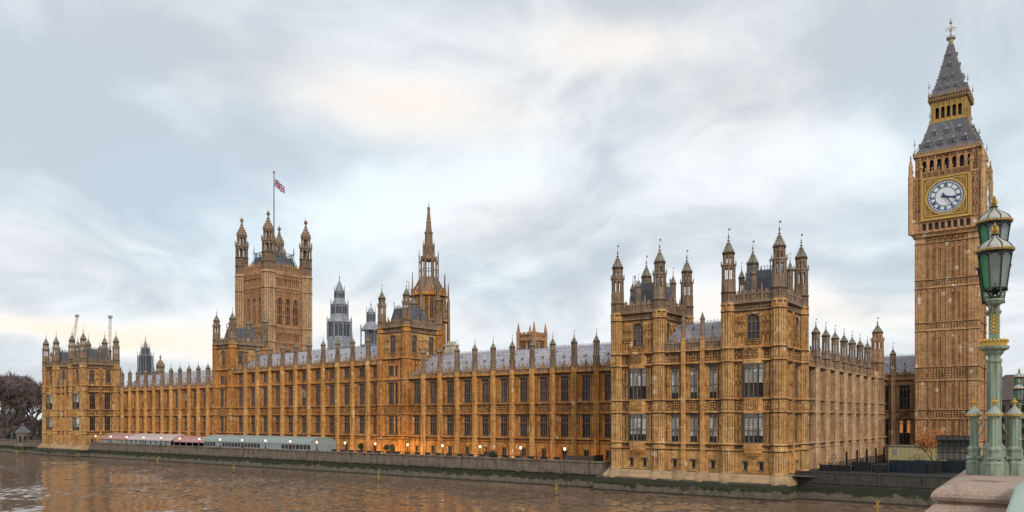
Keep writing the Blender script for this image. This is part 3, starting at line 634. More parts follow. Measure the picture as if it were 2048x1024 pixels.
# ================================================================ PAVILIONS
PY=121.2; PB=131.99   # front turret line, back turret line
T2=(-49.585,-41.262); T1=(-70.33,-62.01)
LV=[8.5,13.75,15.85,21.95,24.05]
def face_lower(th,F,u0,u1,centers,m_wall,kind,oriel=True,zt=24.05,smallwin=True,wide=2.0,lights=3):
    mb=MB(); ops=[]
    for c in centers:
        if oriel: continue
        for z,h in((8.75,4.75),(16.0,5.4)): ops.append((c-wide/2,c+wide/2,z,z+h))
    sm=[]
    if smallwin: 
        for c in centers:
            for q in((-1.3,1.3) if oriel else (0,)): sm.append(c+q); ops.append((c+q-.36,c+q+.36,4.4,5.75))
    if oriel:
        for c in centers:
            for z,h in((8.75,4.75),(16.0,5.4)): ops.append((c-1.7,c+1.7,z,z+h))
    mb.wall(u0,u1,3.5,zt,ops,.45)
    for z,p,h in((8.5,.36,.32),(7.55,.22,.2),(13.75,.34,.28),(15.85,.34,.28),(21.95,.45,.34),(24.05,.45,.34),(3.95,.25,.2)): string(mb,u0,u1,z,0,p,h)
    carve(mb,u0,u1,7.75,8.2,0,0,.5,.05)
    half=1.95 if oriel else wide/2+.2
    ed=[u0+.3]+[x for c in centers for x in(c-half,c+half)]+[u1-.3]
    for k in range(0,len(ed),2):
        a,b=ed[k],ed[k+1]
        if b-a<.25: continue
        n=max(1,int((b-a)/.6))
        panels(mb,a,b,8.8,13.5,0,n,0,rows=2); panels(mb,a,b,16.1,21.6,0,n,0,rows=2)
        carve(mb,a,b,14.0,15.6,0,0,.45,.1)
        carve(mb,a,b,10.9,11.5,0,0,.3,.2); carve(mb,a,b,18.1,18.7,0,0,.3,.2)
    carve(mb,u0+.2,u1-.2,22.25,23.75,0,0,.48,.1)
    for c in centers: carve(mb,c-half+.2,c+half-.2,14.0,15.65,-.02,0,.34,.22)
    fpart('wall',mb,[m_wall],th,F)
    for c in sm:
        add_window(th,F,c,4.4,.72,1.35,1,'dark',transom=(),hood=True,head=.2)
    for c in centers:
        if not oriel:
            for z,h in((8.75,4.75),(16.0,5.4)): add_window(th,F,c,z,wide,h,lights,kind,transom=(.42,),head=.13)
        else:
            for z,h in((8.75,4.75),(16.0,5.4)):
                o=MB(); g=MB(); fw=1.15; bw=1.75; pj=.85
                segs=[((-bw,0),(-fw,-pj)),((-fw,-pj),(fw,-pj)),((fw,-pj),(bw,0))]
                for si,(p,q) in enumerate(segs):
                    nl=3 if si==1 else 1; P=Vector((*p,0)); Q=Vector((*q,0)); D=(Q-P).normalized(); N=Vector((D.y,-D.x,0))
                    for i in range(nl+1):
                        c0=P.lerp(Q,i/nl); o.prism(c0.x,c0.y,.10 if 0<i<nl else .15,z,z+h,4)
                    for zz,hh in((z-.02,.12),(z+h*.42,.13),(z+h*.86,.1),(z+h-.14,.14)):
                        a1=P-N*.02; b1=Q-N*.02
                        k=len(o.v)
                        for c0 in(P+N*.1,Q+N*.1,Q-N*.12,P-N*.12):
                            o.v.append((c0.x,c0.y,zz)); 
                        for c0 in(P+N*.1,Q+N*.1,Q-N*.12,P-N*.12): o.v.append((c0.x,c0.y,zz+hh))
                        for qd in((0,1,5,4),(4,5,6,7),(1,0,3,2),(2,3,7,6),(0,4,7,3),(1,2,6,5)): o.f.append(tuple(k+i for i in qd)); o.m.append(0)
                    for i in range(nl):
                        for kk in(0.33,.66):
                            c0=P.lerp(Q,(i+kk)/nl); o.prism(c0.x,c0.y,.05,z+h*.87,z+h,4)
                    zb=z+h*(.25 if z<10 else .42)
                    for (za,zc_,mi) in((z,zb,0),(zb,z+h,1 if kind in('blind','half') else 0)):
                        g.face([(P.x-N.x*.08,P.y-N.y*.08,za),(Q.x-N.x*.08,Q.y-N.y*.08,za),(Q.x-N.x*.08,Q.y-N.y*.08,zc_),(P.x-N.x*.08,P.y-N.y*.08,zc_)],mi)
                lid=[(-bw,0.02),(-fw,-pj),(fw,-pj),(bw,0.02)]
                def slab(m_,z0,z1,s):
                    k=len(m_.v)
                    for zz in(z0,z1): m_.v+=[(a*s,b*s if b<0 else b,zz) for a,b in lid]
                    m_.f+=[(k,k+1,k+5,k+4),(k+1,k+2,k+6,k+5),(k+2,k+3,k+7,k+6),(k+4,k+5,k+6,k+7),(k+3,k+2,k+1,k)]; m_.m+=[0]*5
                wob=wlink('oriel_window',o.mesh('oriel_window',['tracery']),th,(F[0]+c*math.cos(F[2]),F[1]+c*math.sin(F[2]),0),F[2])
                link('pane',g.mesh('pane',['glass','glass_blind']),wob)
                s_=MB()
                if z<10:
                    slab(s_,z-.45,z-.02,1.04); slab(s_,z-.95,z-.46,1.0)
                    for j,(za,zb,sc) in enumerate(((7.1,7.78,.92),(6.75,7.1,.7),(6.45,6.75,.45))): slab(s_,za,zb,sc)
                    wlink('oriel_corbel',s_.mesh('oriel_corbel',[m_wall]),th,(F[0]+c*math.cos(F[2]),F[1]+c*math.sin(F[2]),0),F[2]); s_=MB()
                    slab(s_,z+h+.02,z+h+.3,1.04); slab(s_,z+h+.3,15.8,.97); slab(s_,15.8,15.98,1.04)
                    for q in range(6): s_.box(-1.0+q*.36,-.82+q*.36,-pj-.14,-pj,14.2,15.6)
                    carve(s_,-1.1,1.1,14.1,15.7,-pj*.97,0,.3,.2)
                else:
                    slab(s_,z+h+.02,z+h+.5,1.06); slab(s_,z+h+.5,23.9,.97); slab(s_,23.9,24.2,1.07)
                    carve(s_,-1.1,1.1,22.2,23.8,-pj*.97,0,.36,.12)
                wlink('oriel_spandrel',s_.mesh('oriel_spandrel',[m_wall]),th,(F[0]+c*math.cos(F[2]),F[1]+c*math.sin(F[2]),0),F[2])
def pavilion(label):
    t=thing('corner_pavilion',label,'palace block',(-55.8,PY,1.5))
    mw='stone_pale'
    FEp=(0,PY-.15,0)
    for (a,b) in(T1,T2):
        face_lower(t,FEp,a,b,[(a+b)/2],mw,'blind')
        face_upper(t,FEp,a,b,24.1,30.1,1,mw)
        # north face of each tower
        FN=(b+.15,0,pi/2)
        yy=PB-PY; cs=[PY+yy*.27,PY+yy*.73]
        if (a,b)==T2 or True:
            if (a,b)==T2: face_lower(t,FN,PY,PB,cs,mw,'dark',oriel=False,wide=1.9)
            mbp=MB(); mbp.box(PY+yy*.5-.35,PY+yy*.5+.35,-.4,.02,3.8,30.0); carve(mbp,PY+yy*.5-.3,PY+yy*.5+.3,9,29.5,-.4,0,.4,.12)
            if (a,b)==T2: fpart('centre_pilaster',mbp,[mw],t,FN)
            face_upper(t,FN,PY,PB,24.1,30.1,2,mw,wd=1.75)
        # south + west faces, plain panelled
        for F,u0,u1 in(((a-.15,0,-pi/2),-PB,-PY),((0,PB+.15,pi),-b,-a)):
            m_=MB(); m_.wall(u0,u1,3.6,30.1,[]); panels(m_,u0+.5,u1-.5,24.6,29.6,0,8,0,rows=2); fpart('tower_face',m_,[mw],t,F)
        c=MB(); c.box(a+.35,b-.35,PY+.35,PB-.35,3.5,31.3); wlink('core_wall',c.mesh('core_wall',[mw]),t)
        tower_crown(t,a-.15,b+.15,PY-.15,PB+.15,30.05,33.2,'stone_weathered')
        for (x,y) in((a,PY),(b,PY),(a,PB),(b,PB)):
            def fn():
                m_=MB(); stage_octagon(m_,0,0,1.12,3.6,31.4,LV+[3.95,7.55,30.05,31.1],0)
                for z in(9.2,11.0,13.2,16.5,18.6,21,26,28): m_.prism(0,0,1.15,z-.05,z+.05,8)
                for z in(14.2,22.4,30.3): 
                    for i in range(8):
                        aa=i*pi/4; m_.prism(1.06*math.cos(aa),1.06*math.sin(aa),.22,z,z+.8,4)
                return m_.mesh('turret',['stone_turret'])
            o=wlink('turret',cached('pavturret',fn),t,(x,y,0))
            def fn2():
                m_=MB(); stage_octagon(m_,0,0,1.08,31.4,33.2,[33.15],0); turret_top(m_,0,0,1.03,31.6,42.7,2); return m_.mesh('turret_lantern',['stone_weathered','stone_cap','iron_grey'])
            link('turret_lantern',cached('pavlantern',fn2),o)
        # small intermediate turrets on the parapet
        for (x,y,r_,zt) in(((a+b)/2,PY+.1,.42,37.5),((a+b)/2,PB-.1,.5,38.6),(b-.1,(PY+PB)/2,.5,38.9),(a+.1,(PY+PB)/2,.5,38.4)):
            wlink('pinnacle',pinnacle_mesh(r_,zt-31.3,'pv'+str(zt)),t,(x,y,31.3))
        mansard(t,a+1.0,b-1.0,PY+1.0,PB-1.0,31.3,36.6,1.25)
    # middle block between the towers
    a,b=T1[1],T2[0]; w_=(b-a); cs=[a+w_*(.5+i)/3 for i in range(3)]; cs=[a+1.05+ (w_-2.1)*(i+.5)/3 for i in range(3)]
    F=(0,PY+.1,0)
    face_lower(t,F,a,b,cs,mw,'blind',oriel=False,wide=1.35,lights=2)
    m_=MB()
    for i in(1,2):
        u=a+1.05+(w_-2.1)*i/3; buttress(m_,u,3.6,26.2,.75,.6,0,LV+[4.0,7.55,26])
    fpart('buttress',m_,[mw],t,F)
    p=MB(); p.box(a,b,-.4,.2,24.0,24.3); parapet(p,a+.9,b-.9,24.3,26.0,-.2,0,.5)
    for c in cs: bay_crown(p,c,25.9,-.15,.9)
    fpart('parapet',p,['stone_weathered','iron_black'],t,F)
    for i in(1,2):
        u=a+1.05+(w_-2.1)*i/3; wlink('pinnacle',cached('stub',lambda:(lambda q:(q.prism(0,0,.38,0,3.2,8),q.prism(0,0,.46,3.2,3.4,8),q.lathe(0,0,[(.4,3.4),(.1,4.2),(0,4.6)],8),q.mesh('pinnacle',['stone_weathered']))[-1])(MB())),t,(u,PY-.1,25.9))
    c=MB(); c.box(a-.2,b+.2,PY+.6,PB+8,3.5,24.3); wlink('core_wall',c.mesh('core_wall',[mw]),t)
    range_roof(t,a-.2,b+.2,PY+.9,PB+1.5,24.4,29.4,False,'roof_iron',ends=False)
    ch=MB(); x=-51.6; ch.box(x-.9,x+.9,126.2,127.6,27,30.4); ch.box(x-1.05,x+1.05,126.05,127.75,30.4,30.7)
    for k in range(3): ch.lathe(x-.6+.6*k,126.9,[(.2,30.7),(.17,31.3)],8)
    wlink('chimney',ch.mesh('chimney',['stone_weathered']),t)
    # stepped plinth towards the river
    pl=MB()
    u0,u1=T1[0]-1.3,T2[1]+1.3
    prof=[(PY-1.0,3.9),(PY-1.1,3.6),(PY-1.45,3.4),(PY-1.5,3.1),(PY-1.7,3.0),(PY-1.9,2.6),(PY-1.95,2.2)]
    pts=[(PY+1,3.9)]+prof
    for i in range(len(pts)-1):
        (ya,za),(yb,zb)=pts[i],pts[i+1]; e0=max(0,(PY-1.1-ya))*.8; e1=max(0,(PY-1.1-yb))*.8
        pl.face([(u0-e1,yb,zb),(u1+e1,yb,zb),(u1+e0,ya,za),(u0-e0,ya,za)])
        pl.face([(u1+e1,yb,zb),(u1+e1,PB+4,zb),(u1+e0,PB+4,za),(u1+e0,ya,za)]); pl.face([(u0-e1,PB+4,zb),(u0-e1,yb,zb),(u0-e0,ya,za),(u0-e0,PB+4,za)])
    pl.face([(u0,PY-1.1,3.9),(u1,PY-1.1,3.9),(u1,PY+1,3.9),(u0,PY+1,3.9)])
    for x in(T1[0],T1[1],T2[0],T2[1],-57.7,-53.7): pl.lathe(x,PY-.7,[(1.6,2.3),(1.55,2.8),(1.35,3.2),(1.12,3.6),(1.1,3.93)],10)
    wlink('plinth',pl.mesh('plinth',['plinth']),t)
    return t
pn=pavilion('large sandstone corner block with twin turreted towers at the water, closest to the clock tower')
ps=copy_tree(pn,None,(-235.93,0,0))
ps['label']='distant far end corner block with twin turreted towers, beside the bare dark trees'
# ================================================================ CENTRE TOWERS (flank the centre range)
def centre_tower(x0,x1,label):
    t=thing('river_tower',label,'tower',((x0+x1)/2,Y0,3.6)); mw='stone_warm'
    y0=Y0-.35; y1=145.0; F=(0,y0,0)
    mb=MB(); c=(x0+x1)/2; ops=[]; ws=[]
    for z,h,tr in((8.95,4.55,(.62,)),(16.35,5.15,(.4,)),(23.2,2.5,())):
        for q,wd,l in((-.62,1.9,3),(1.12,.9,1)): ops.append((c+q-wd/2,c+q+wd/2,z,z+h)); ws.append((c+q,z,wd,h,l,tr))
    mb.wall(x0,x1,3.6,27.4,ops)
    for z,p,h in((8.55,.28,.28),(7.75,.12,.14),(13.8,.22,.2),(15.95,.22,.2),(22.2,.28,.26),(27.4,.35,.3),(4.1,.2,.3)): string(mb,x0,x1,z,0,p,h)
    for a,b in((x0+.9,c-1.7),(c+1.7,x1-.9)):
        for z0,z1 in((8.9,13.5),(16.2,21.8),(22.6,27)): panels(mb,a,b,z0,z1,0,2,0,rows=2)
        carve(mb,a,b,14.1,15.6,0,0,.4,.1)
    carve(mb,c-1.6,c+1.6,14.0,15.7,0,0,.32,.2); carve(mb,c-1.6,c+1.6,26.1,27.0,0,0,.3,.14)
    fpart('wall',mb,[mw],t,F)
    for (u,z,wd,h,l,tr) in ws: add_window(t,F,u,z,wd,h,l,'dark',transom=tr,head=.13,hood=h>3)
    face_upper(t,F,x0,x1,27.5,33.9,1,'stone_pale',kind='lilac',wd=2.0)
    FN=(x1,0,pi/2)
    m_=MB(); m_.wall(y0,y1,22.5,27.5,[]); panels(m_,y0+.6,y1-.6,23,27.2,0,9,0,rows=2); string(m_,y0,y1,27.4,0,.3,.3); fpart('wall',m_,[mw],t,FN)
    face_upper(t,FN,y0,y1,27.5,33.9,2,'stone_pale',kind='lilac',wd=1.75)
    for F2,a,b in(((x0,0,-pi/2),-y1,-y0),((0,y1,pi),-x1,-x0)):
        m_=MB(); m_.wall(a,b,22.5,33.9,[]); panels(m_,a+.6,b-.6,28,33.5,0,8,0,rows=2); fpart('tower_face',m_,['stone_pale'],t,F2)
    cmb=MB(); cmb.box(x0+.5,x1-.5,y0+.5,y1-.5,3.6,35); wlink('core_wall',cmb.mesh('core_wall',[mw]),t)
    tower_crown(t,x0,x1,y0,y1,33.9,37.0)
    for (x,y) in((x0+.2,y0+.4),(x1-.2,y0+.4),(x0+.2,y1-.3),(x1-.2,y1-.3)):
        def fn():
            m_=MB(); stage_octagon(m_,0,0,1.1,3.6,35.3,[4.1,7.8,8.55,13.8,15.95,22.2,27.4,33.9,35],0); return m_.mesh('turret',[mw])
        o=wlink('turret',cached('ctur',fn),t,(x,y,0))
        def fn2():
            m_=MB(); stage_octagon(m_,0,0,1.05,35.3,36.6,[36.6],0,panel=False); turret_top(m_,0,0,1.0,35.6,45.2,2); return m_.mesh('turret_lantern',['stone_weathered','stone_cap','iron_grey'])
        link('turret_lantern',cached('clan',fn2),o)
    wlink('pinnacle',pinnacle_mesh(.5,6.2,'ct'),t,(x1-.1,(y0+y1)/2,35.2)); wlink('pinnacle',pinnacle_mesh(.5,6.2,'ct'),t,(x0+.1,(y0+y1)/2,35.2))
    mansard(t,x0+1,x1-1,y0+1.2,y1-1.2,35,40.0,1.3)
    return t
tn=centre_tower(-145.0,-136.0,'square river front tower with four turrets standing just in front of the tall openwork spire')
d=MB(); c=-139.2
ctx=centre_tower(-217.9,-209.1,'square river front tower with four slim turrets in front of the flag tower')
# ================================================================ NORTH FRONT
XN=-40.9
FNn=(XN,0,pi/2)
t=thing('palace_range','brownish side wing with close set buttresses and pinnacles running back to the clock tower','palace wing',(XN,163,4.5))
nbays=[133.2,137.9,143.85,149.75,155.8,161.7,167.8,173.9,180.2,185.6,191.4]
river_range(t,FNn,nbays,21.6,False,9,m_wall='stone_brown',m_par='stone_brown',basewin=False,pins=False,ends=(0,0))
for u in nbays[1:8]:
    wlink('pinnacle',cached('npin',lambda:(lambda q:(turret_top(q,0,0,.68,0,6.6,1),stage_octagon(q,0,0,.72,-1.2,.6,[.55],0,panel=False),q.mesh('pinnacle',['stone_weathered','stone_cap','iron_grey']))[-1])(MB())),t,(XN+.3,u,22.8))
bt=MB(); stage_octagon(bt,0,0,1.25,3.6,25.2,[8.55,13.8,15.95,21.6,25]); turret_top(bt,0,0,1.2,25.0,34.2,2)
wlink('stair_turret',bt.mesh('stair_turret',['stone_brown','stone_cap','iron_grey']),t,(XN+.2,183.3,0))
m_=MB(); m_.box(-55,XN-.5,133,192.8,3.6,21.7); wlink('core_wall',m_.mesh('core_wall',['stone_brown']),t)
m_=MB()
m_.face([(XN-1,133,22.2),(XN-1,191,22.2),(-47.5,191,26.3),(-47.5,133,26.3)]); m_.face([(-54,191,22.2),(-54,133,22.2),(-47.5,133,26.3),(-47.5,191,26.3)])
wlink('roof',m_.mesh('roof',['roof_iron']),t)
# link wall to the clock tower (faces the river)
t=thing('palace_range','narrow recessed palace wall with two columns of tall windows joining the clock tower','palace wing',(-37,191.7,4.5))
FL=(0,191.7,0); L0,L1=-41.4,-31.0
mb=MB(); ops=[(-41.3,-40.2,6.8,12.6),(-41.3,-40.2,14.3,20.2),(-37.95,-35.75,7.0,12.4),(-37.95,-35.75,14.8,20.2),(-41.5+.9,-41.5+1.3,4.6,6.2)]
mb.wall(L0,L1,3.6,21.5,ops[:4])
for z in(6.55,12.75,14.45,21.4): string(mb,L0,L1,z,0,.28,.22)
for a,b in((-40.0,-38.2),(-35.4,-34)):
    for z0,z1 in((7,12.4),(14.8,20.6)): panels(mb,a,b,z0,z1,0,3,0,rows=2)
carve(mb,-37.9,-35.8,12.95,14.3,0,0,.3,.22)
fpart('wall',mb,['stone_brown'],t,FL)
add_window(t,FL,-40.75,6.8,1.1,5.8,2,'dark',transom=(.35,)); add_window(t,FL,-40.75,14.3,1.1,5.9,2,'dark',transom=(.35,))
add_window(t,FL,-36.85,7.0,2.2,5.4,3,'lit',transom=(.45,)); add_window(t,FL,-36.85,14.8,2.2,5.4,3,'dark',transom=(.45,))
p=MB(); p.box(L0,L1,-.4,.2,21.4,21.7); parapet(p,L0+.2,L1,21.7,23.2,-.2); bay_crown(p,-36.8,23,-.1); fpart('parapet',p,['stone_brown','iron_black'],t,FL)
o=wlink('pinnacle',pinnacle_mesh(.62,6.85,'wing'),t,(-39.2,191.3,22.4))
b_=MB(); buttress(b_,-39.2,3.6,22.6,1.0,.7,0,[6.55,12.75,14.45,21.4]); fpart('buttress',b_,['stone_brown'],t,FL)
c=MB(); c.box(L0-10,L1,192.2,204,3.6,21.5); wlink('core_wall',c.mesh('core_wall',['stone_brown']),t)
range_roof(t,-46,-31,192.2,203,22.3,27.2,True)
# ================================================================ CLOCK TOWER
CX,CY=-27.9,194.0; HB=6.1
ct=thing('clock_tower','very tall sandstone clock tower with gilded clock faces and a steep grey iron spire','tower',(CX,CY,4.5))
def quad_part(name,me,par=None,ks=(0,1,2,3),**kw):
    out=[]
    for k in ks: out.append(link(name,me,par if par is not None else ct,(0,0,-4.5) if par is None else (0,0,0),k*pi/2))
    return out
# shaft
mb=MB(); y=-HB
slx=[-2.1,-.84,1.59,2.82]
slx=[-1.93,-.68,1.75,2.97]; slx=[-2.03,-.77,1.66,2.88]; slx=[x-.43 for x in slx]
rows=[(43.1,49.5),(33.8,39.9),(24.4,30.4),(15.0,20.2),(8.1,12.0)]
ops=[(x-.2,x+.2,a,b) for x in slx for a,b in rows]
yi=y+.35
mb.wall(-4.1,4.1,3.6,52.4,ops,.5,yi)
for x in(-1,1):
    u0,u1=sorted((x*4.1,x*HB)); mb.box(u0,u1,y,y+2,3.6,52.4)
bands=[(8.1-.5,3.9),(12.6,14.6),(20.8,23.9),(31.8,33.6),(41.1,42.9),(50.6,52.4)]
for z in(7.9,12.6,14.6,20.9,23.9,31.8,33.6,41.1,42.9,50.9):
    string(mb,-4.1,4.1,z,yi,.26,.2); 
    for x in(-1,1):
        u0,u1=sorted((x*4.1,x*(HB+.02))); string(mb,u0,u1,z,y,.18,.2)
segs=[(8.0,12.4),(14.8,20.7),(24.1,31.6),(33.8,40.9),(43.1,50.6)]
edges=[-4.1]+[v for x in slx for v in(x-.22,x+.22)]+[4.1]
for a,b in segs:
    for k in range(0,len(edges),2):
        u0,u1=edges[k],edges[k+1]; n=max(1,round((u1-u0)/.42)); panels(mb,u0,u1,a,b,yi,n,0,.06,.16,rows=2,soot_shade=False)
        if u1-u0>.7: mb.box((u0+u1)/2-.07,(u0+u1)/2+.07,yi-.3,yi,a,b)
    for x in(-1,1): 
        u0,u1=sorted((x*4.25,x*5.95)); panels(mb,u0,u1,a,b,y,3,0,.08,.1,rows=3,soot_shade=False)
for a,b in((12.7,14.5),(21.1,23.8),(32,33.5),(41.3,42.8)):
    panels(mb,-4,4,a+.15,b-.15,yi,14,0,.09,.14); carve(mb,-4,4,a+.3,b-.4,yi,0,.5,.07)
    for x in(-1,1):
        u0,u1=sorted((x*4.25,x*5.95)); panels(mb,u0,u1,a,b,y,4,0,.08,.1)
for i in range(7): carve(mb,-3.8+i*1.1,-3.2+i*1.1,51.0,51.9,yi,0,.3,.4)
shaft=mb.mesh('shaft_wall',['stone_tower'])
quad_part('shaft_wall',shaft)
for a in slx:
    for r_ in rows: mb=MB(); mb.face([(a-.2,yi+.45,r_[0]),(a+.2,yi+.45,r_[0]),(a+.2,yi+.45,r_[1]),(a-.2,yi+.45,r_[1])]); mb.box(a-.2,a+.2,yi+.1,yi+.4,(r_[0]+r_[1])/2-.12,(r_[0]+r_[1])/2+.12,1); quad_part('slit_window',mb.mesh('slit_window',['glass','stone_tower']))
mb=MB(); mb.box(-5.5,5.5,-5.5,5.5,3.6,52.0); link('core_wall',mb.mesh('core_wall',['stone_tower']),ct,(0,0,-4.5))
# clock stage
HC=6.85; mb=MB(); y=-HC
mb.box(-6.3,6.3,y+.3,y+.8,52.2,53.0); 
for i,zz in enumerate((52.3,52.6,52.9)): mb.box(-6.3-.18*i,6.3+.18*i,y+.4-.15*i,y+1.2,zz,zz+.3)
mb.wall(-HC,HC,53.1,55.6,[(-4.2+i*1.2-.36,-4.2+i*1.2+.36,53.5,55.0) for i in range(8)],.3,y)
for i in range(8): mb.arch_plate(-4.2+i*1.2-.36,-4.2+i*1.2+.36,54.5,55.0,y-.03,y+.1); mb.box(-4.8+i*1.2-.1,-4.8+i*1.2+.1,y-.18,y,53.3,55.4)
mb.box(4.8-.1,4.8+.1,y-.18,y,53.3,55.4)
mb.box(-HC-.1,HC+.1,y-.25,y+.2,55.45,55.7); mb.box(-HC-.1,HC+.1,y-.25,y+.2,53.0,53.2)
mb.wall(-HC,HC,55.6,64.9,[],.2,y)
for x in(-1,1):
    u0,u1=sorted((x*4.85,x*6.75)); panels(mb,u0,u1,55.8,64.4,y,3,0,.12,.2,rows=1)
    for z in(58.0,60.5,63): carve(mb,u0,u1,z-.4,z+.4,y,0,.28,.14)
mb.box(-HC-.15,HC+.15,y-.3,y+.2,64.7,65.0)
quad_part('clock_stage_wall',mb.mesh('clock_stage_wall',['stone_tower']))
for i in range(8): mb=MB(); mb.face([(-4.2+i*1.2-.36,y+.28,53.5),(-4.2+i*1.2+.36,y+.28,53.5),(-4.2+i*1.2+.36,y+.28,55.0),(-4.2+i*1.2-.36,y+.28,55.0)]); quad_part('louvre',mb.mesh('louvre',['iron_black']))
mb=MB(); mb.box(-6.4,6.4,-6.4,6.4,52.2,65.3); link('core_wall',mb.mesh('core_wall',['stone_tower']),ct,(0,0,-4.5))
# clock face: gilt frame, dial, hands
zc=60.2; fh=4.3
g=MB(); yf=y-.05
def ringp(mb,r0,r1,yy,zz,n=48,mi=0,yb=None):
    for i in range(n):
        a=2*pi*i/n; b=2*pi*(i+1)/n
        mb.face([(r0*math.cos(a),yy,zz+r0*math.sin(a)),(r0*math.cos(b),yy,zz+r0*math.sin(b)),(r1*math.cos(b),yy,zz+r1*math.sin(b)),(r1*math.cos(a),yy,zz+r1*math.sin(a))][::-1],mi)
        if yb is not None:
            for rr in(r0,r1): mb.face([(rr*math.cos(a),yy,zz+rr*math.sin(a)),(rr*math.cos(b),yy,zz+rr*math.sin(b)),(rr*math.cos(b),yb,zz+rr*math.sin(b)),(rr*math.cos(a),yb,zz+rr*math.sin(a))],mi)
g.box(-4.35,4.35,y-.18,y+.02,zc-4.3,zc+4.1,1)
for x in(-1,1):
    u0,u1=sorted((x*4.25,x*4.8)); g.box(u0,u1,y-.45,y,zc-4.4,zc+4.2,0)
    for i in range(26): g.box(u0+.02+(i%2)*.25,u0+.28+(i%2)*.25,y-.55,y-.45,zc-4.3+i*.33,zc-4.1+i*.33,0)
g.box(-4.8,4.8,y-.5,y,zc-4.75,zc-4.35,0); g.box(-4.8,4.8,y-.4,y,zc+4.1,zc+4.4,0)
for z in(-3.95,3.7): g.box(-4.2,4.2,y-.3,y-.18,zc+z,zc+z+.22,0)
for x in(-4.05,3.83): g.box(x,x+.22,y-.3,y-.18,zc-3.9,zc+3.9,0)
ringp(g,3.5,3.85,y-.36,zc,48,0,y-.15)
for sx in(-1,1):
    for sz in(-1,1): ringp(g,.18,.52,y-.3,zc+sz*3.2,12,0,y-.18); 
for v in g.v: pass
g2=MB()
for sx in(-1,1):
    for sz in(-1,1):
        for r_ in(.5,.25): 
            for i in range(10):
                a=2*pi*i/10; g2.box(sx*3.2+r_*math.cos(a)-.09,sx*3.2+r_*math.cos(a)+.09,y-.32,y-.18,zc+sz*3.2+r_*math.sin(a)-.09,zc+sz*3.2+r_*math.sin(a)+.09)
# keep only the dial ring from ringp corner pieces (they sit on the axis); rebuild
g=MB()
g.box(-4.35,4.35,y-.18,y+.02,zc-4.3,zc+4.1,1)
for x in(-1,1):
    u0,u1=sorted((x*4.25,x*4.8)); g.box(u0,u1,y-.45,y,zc-4.4,zc+4.2,0)
    for i in range(26): g.box(u0+.02+(i%2)*.25,u0+.28+(i%2)*.25,y-.55,y-.45,zc-4.3+i*.33,zc-4.1+i*.33,0)
g.box(-4.8,4.8,y-.5,y,zc-4.75,zc-4.35,0); g.box(-4.8,4.8,y-.4,y,zc+4.1,zc+4.4,0)
for z in(-3.95,3.7): g.box(-4.2,4.2,y-.3,y-.18,zc+z,zc+z+.22,0)
for x in(-4.05,3.83): g.box(x,x+.22,y-.3,y-.18,zc-3.9,zc+3.9,0)
ringp(g,3.5,3.85,y-.36,zc,48,0,y-.15)
k=len(g.v); g.v+=g2.v; g.f+=[tuple(k+i for i in f) for f in g2.f]; g.m+=g2.m
frames=quad_part('clock_face',g.mesh('clock_face',['gold_clock','plate_clock']))
dl=MB(); n=48; dl.face([(3.55*math.cos(2*pi*i/n),y-.24,zc+3.55*math.sin(2*pi*i/n)) for i in range(n)][::-1],0)
yd=y-.27
ringp(dl,3.36,3.5,yd,zc,48,1); ringp(dl,2.82,2.95,yd,zc,48,1); ringp(dl,1.95,2.08,yd,zc,48,1)
for i in range(60):
    a=2*pi*i/60; c_,s_=math.cos(a),math.sin(a); wv_=.06
    pts=[(2.95*c_-wv_*s_,2.95*s_+wv_*c_),(3.36*c_-wv_*s_,3.36*s_+wv_*c_),(3.36*c_+wv_*s_,3.36*s_-wv_*c_),(2.95*c_+wv_*s_,2.95*s_-wv_*c_)]
    dl.face([(p[0],yd,zc+p[1]) for p in pts][::-1],1)
NUM=['XII','I','II','III','IV','V','VI','VII','VIII','IX','X','XI']
def strokes(ch):
    return {'I':([((0,0),(0,1))],.16),'V':([((-.17,1),(0,0)),((.17,1),(0,0))],.42),'X':([((-.17,1),(.17,0)),((.17,1),(-.17,0))],.42)}[ch]
for i,nm in enumerate(NUM):
    a=pi/2-i*pi/6; er=Vector((math.cos(a),math.sin(a))); et=Vector((math.sin(a),-math.cos(a)))
    W_=sum(strokes(c)[1] for c in nm); x=-W_/2
    for c in nm:
        st,wd=strokes(c); x+=wd/2
        for (p,q) in st:
            P=er*(2.12+p[1]*.66)+et*(x+p[0]); Q=er*(2.12+q[1]*.66)+et*(x+q[0]); D=(Q-P).normalized(); Nn=Vector((-D.y,D.x))*.07
            dl.face([(v.x,yd,zc+v.y) for v in(P+Nn,Q+Nn,Q-Nn,P-Nn)],1)
        x+=wd/2
    # spoke bars through the minute ring
    P=er*2.0; Q=er*3.45; Nn=et*.05
    for s_ in(1,):
        dl.face([(v.x,yd-.004,zc+v.y) for v in(er*2.85+Nn*1.4,er*3.45+Nn*1.4,er*3.45-Nn*1.4,er*2.85-Nn*1.4)],1)
for z_ in range(1): pass
dial=dl.mesh('dial',['dial','dial_dark'])
hh=MB(); mh=MB()
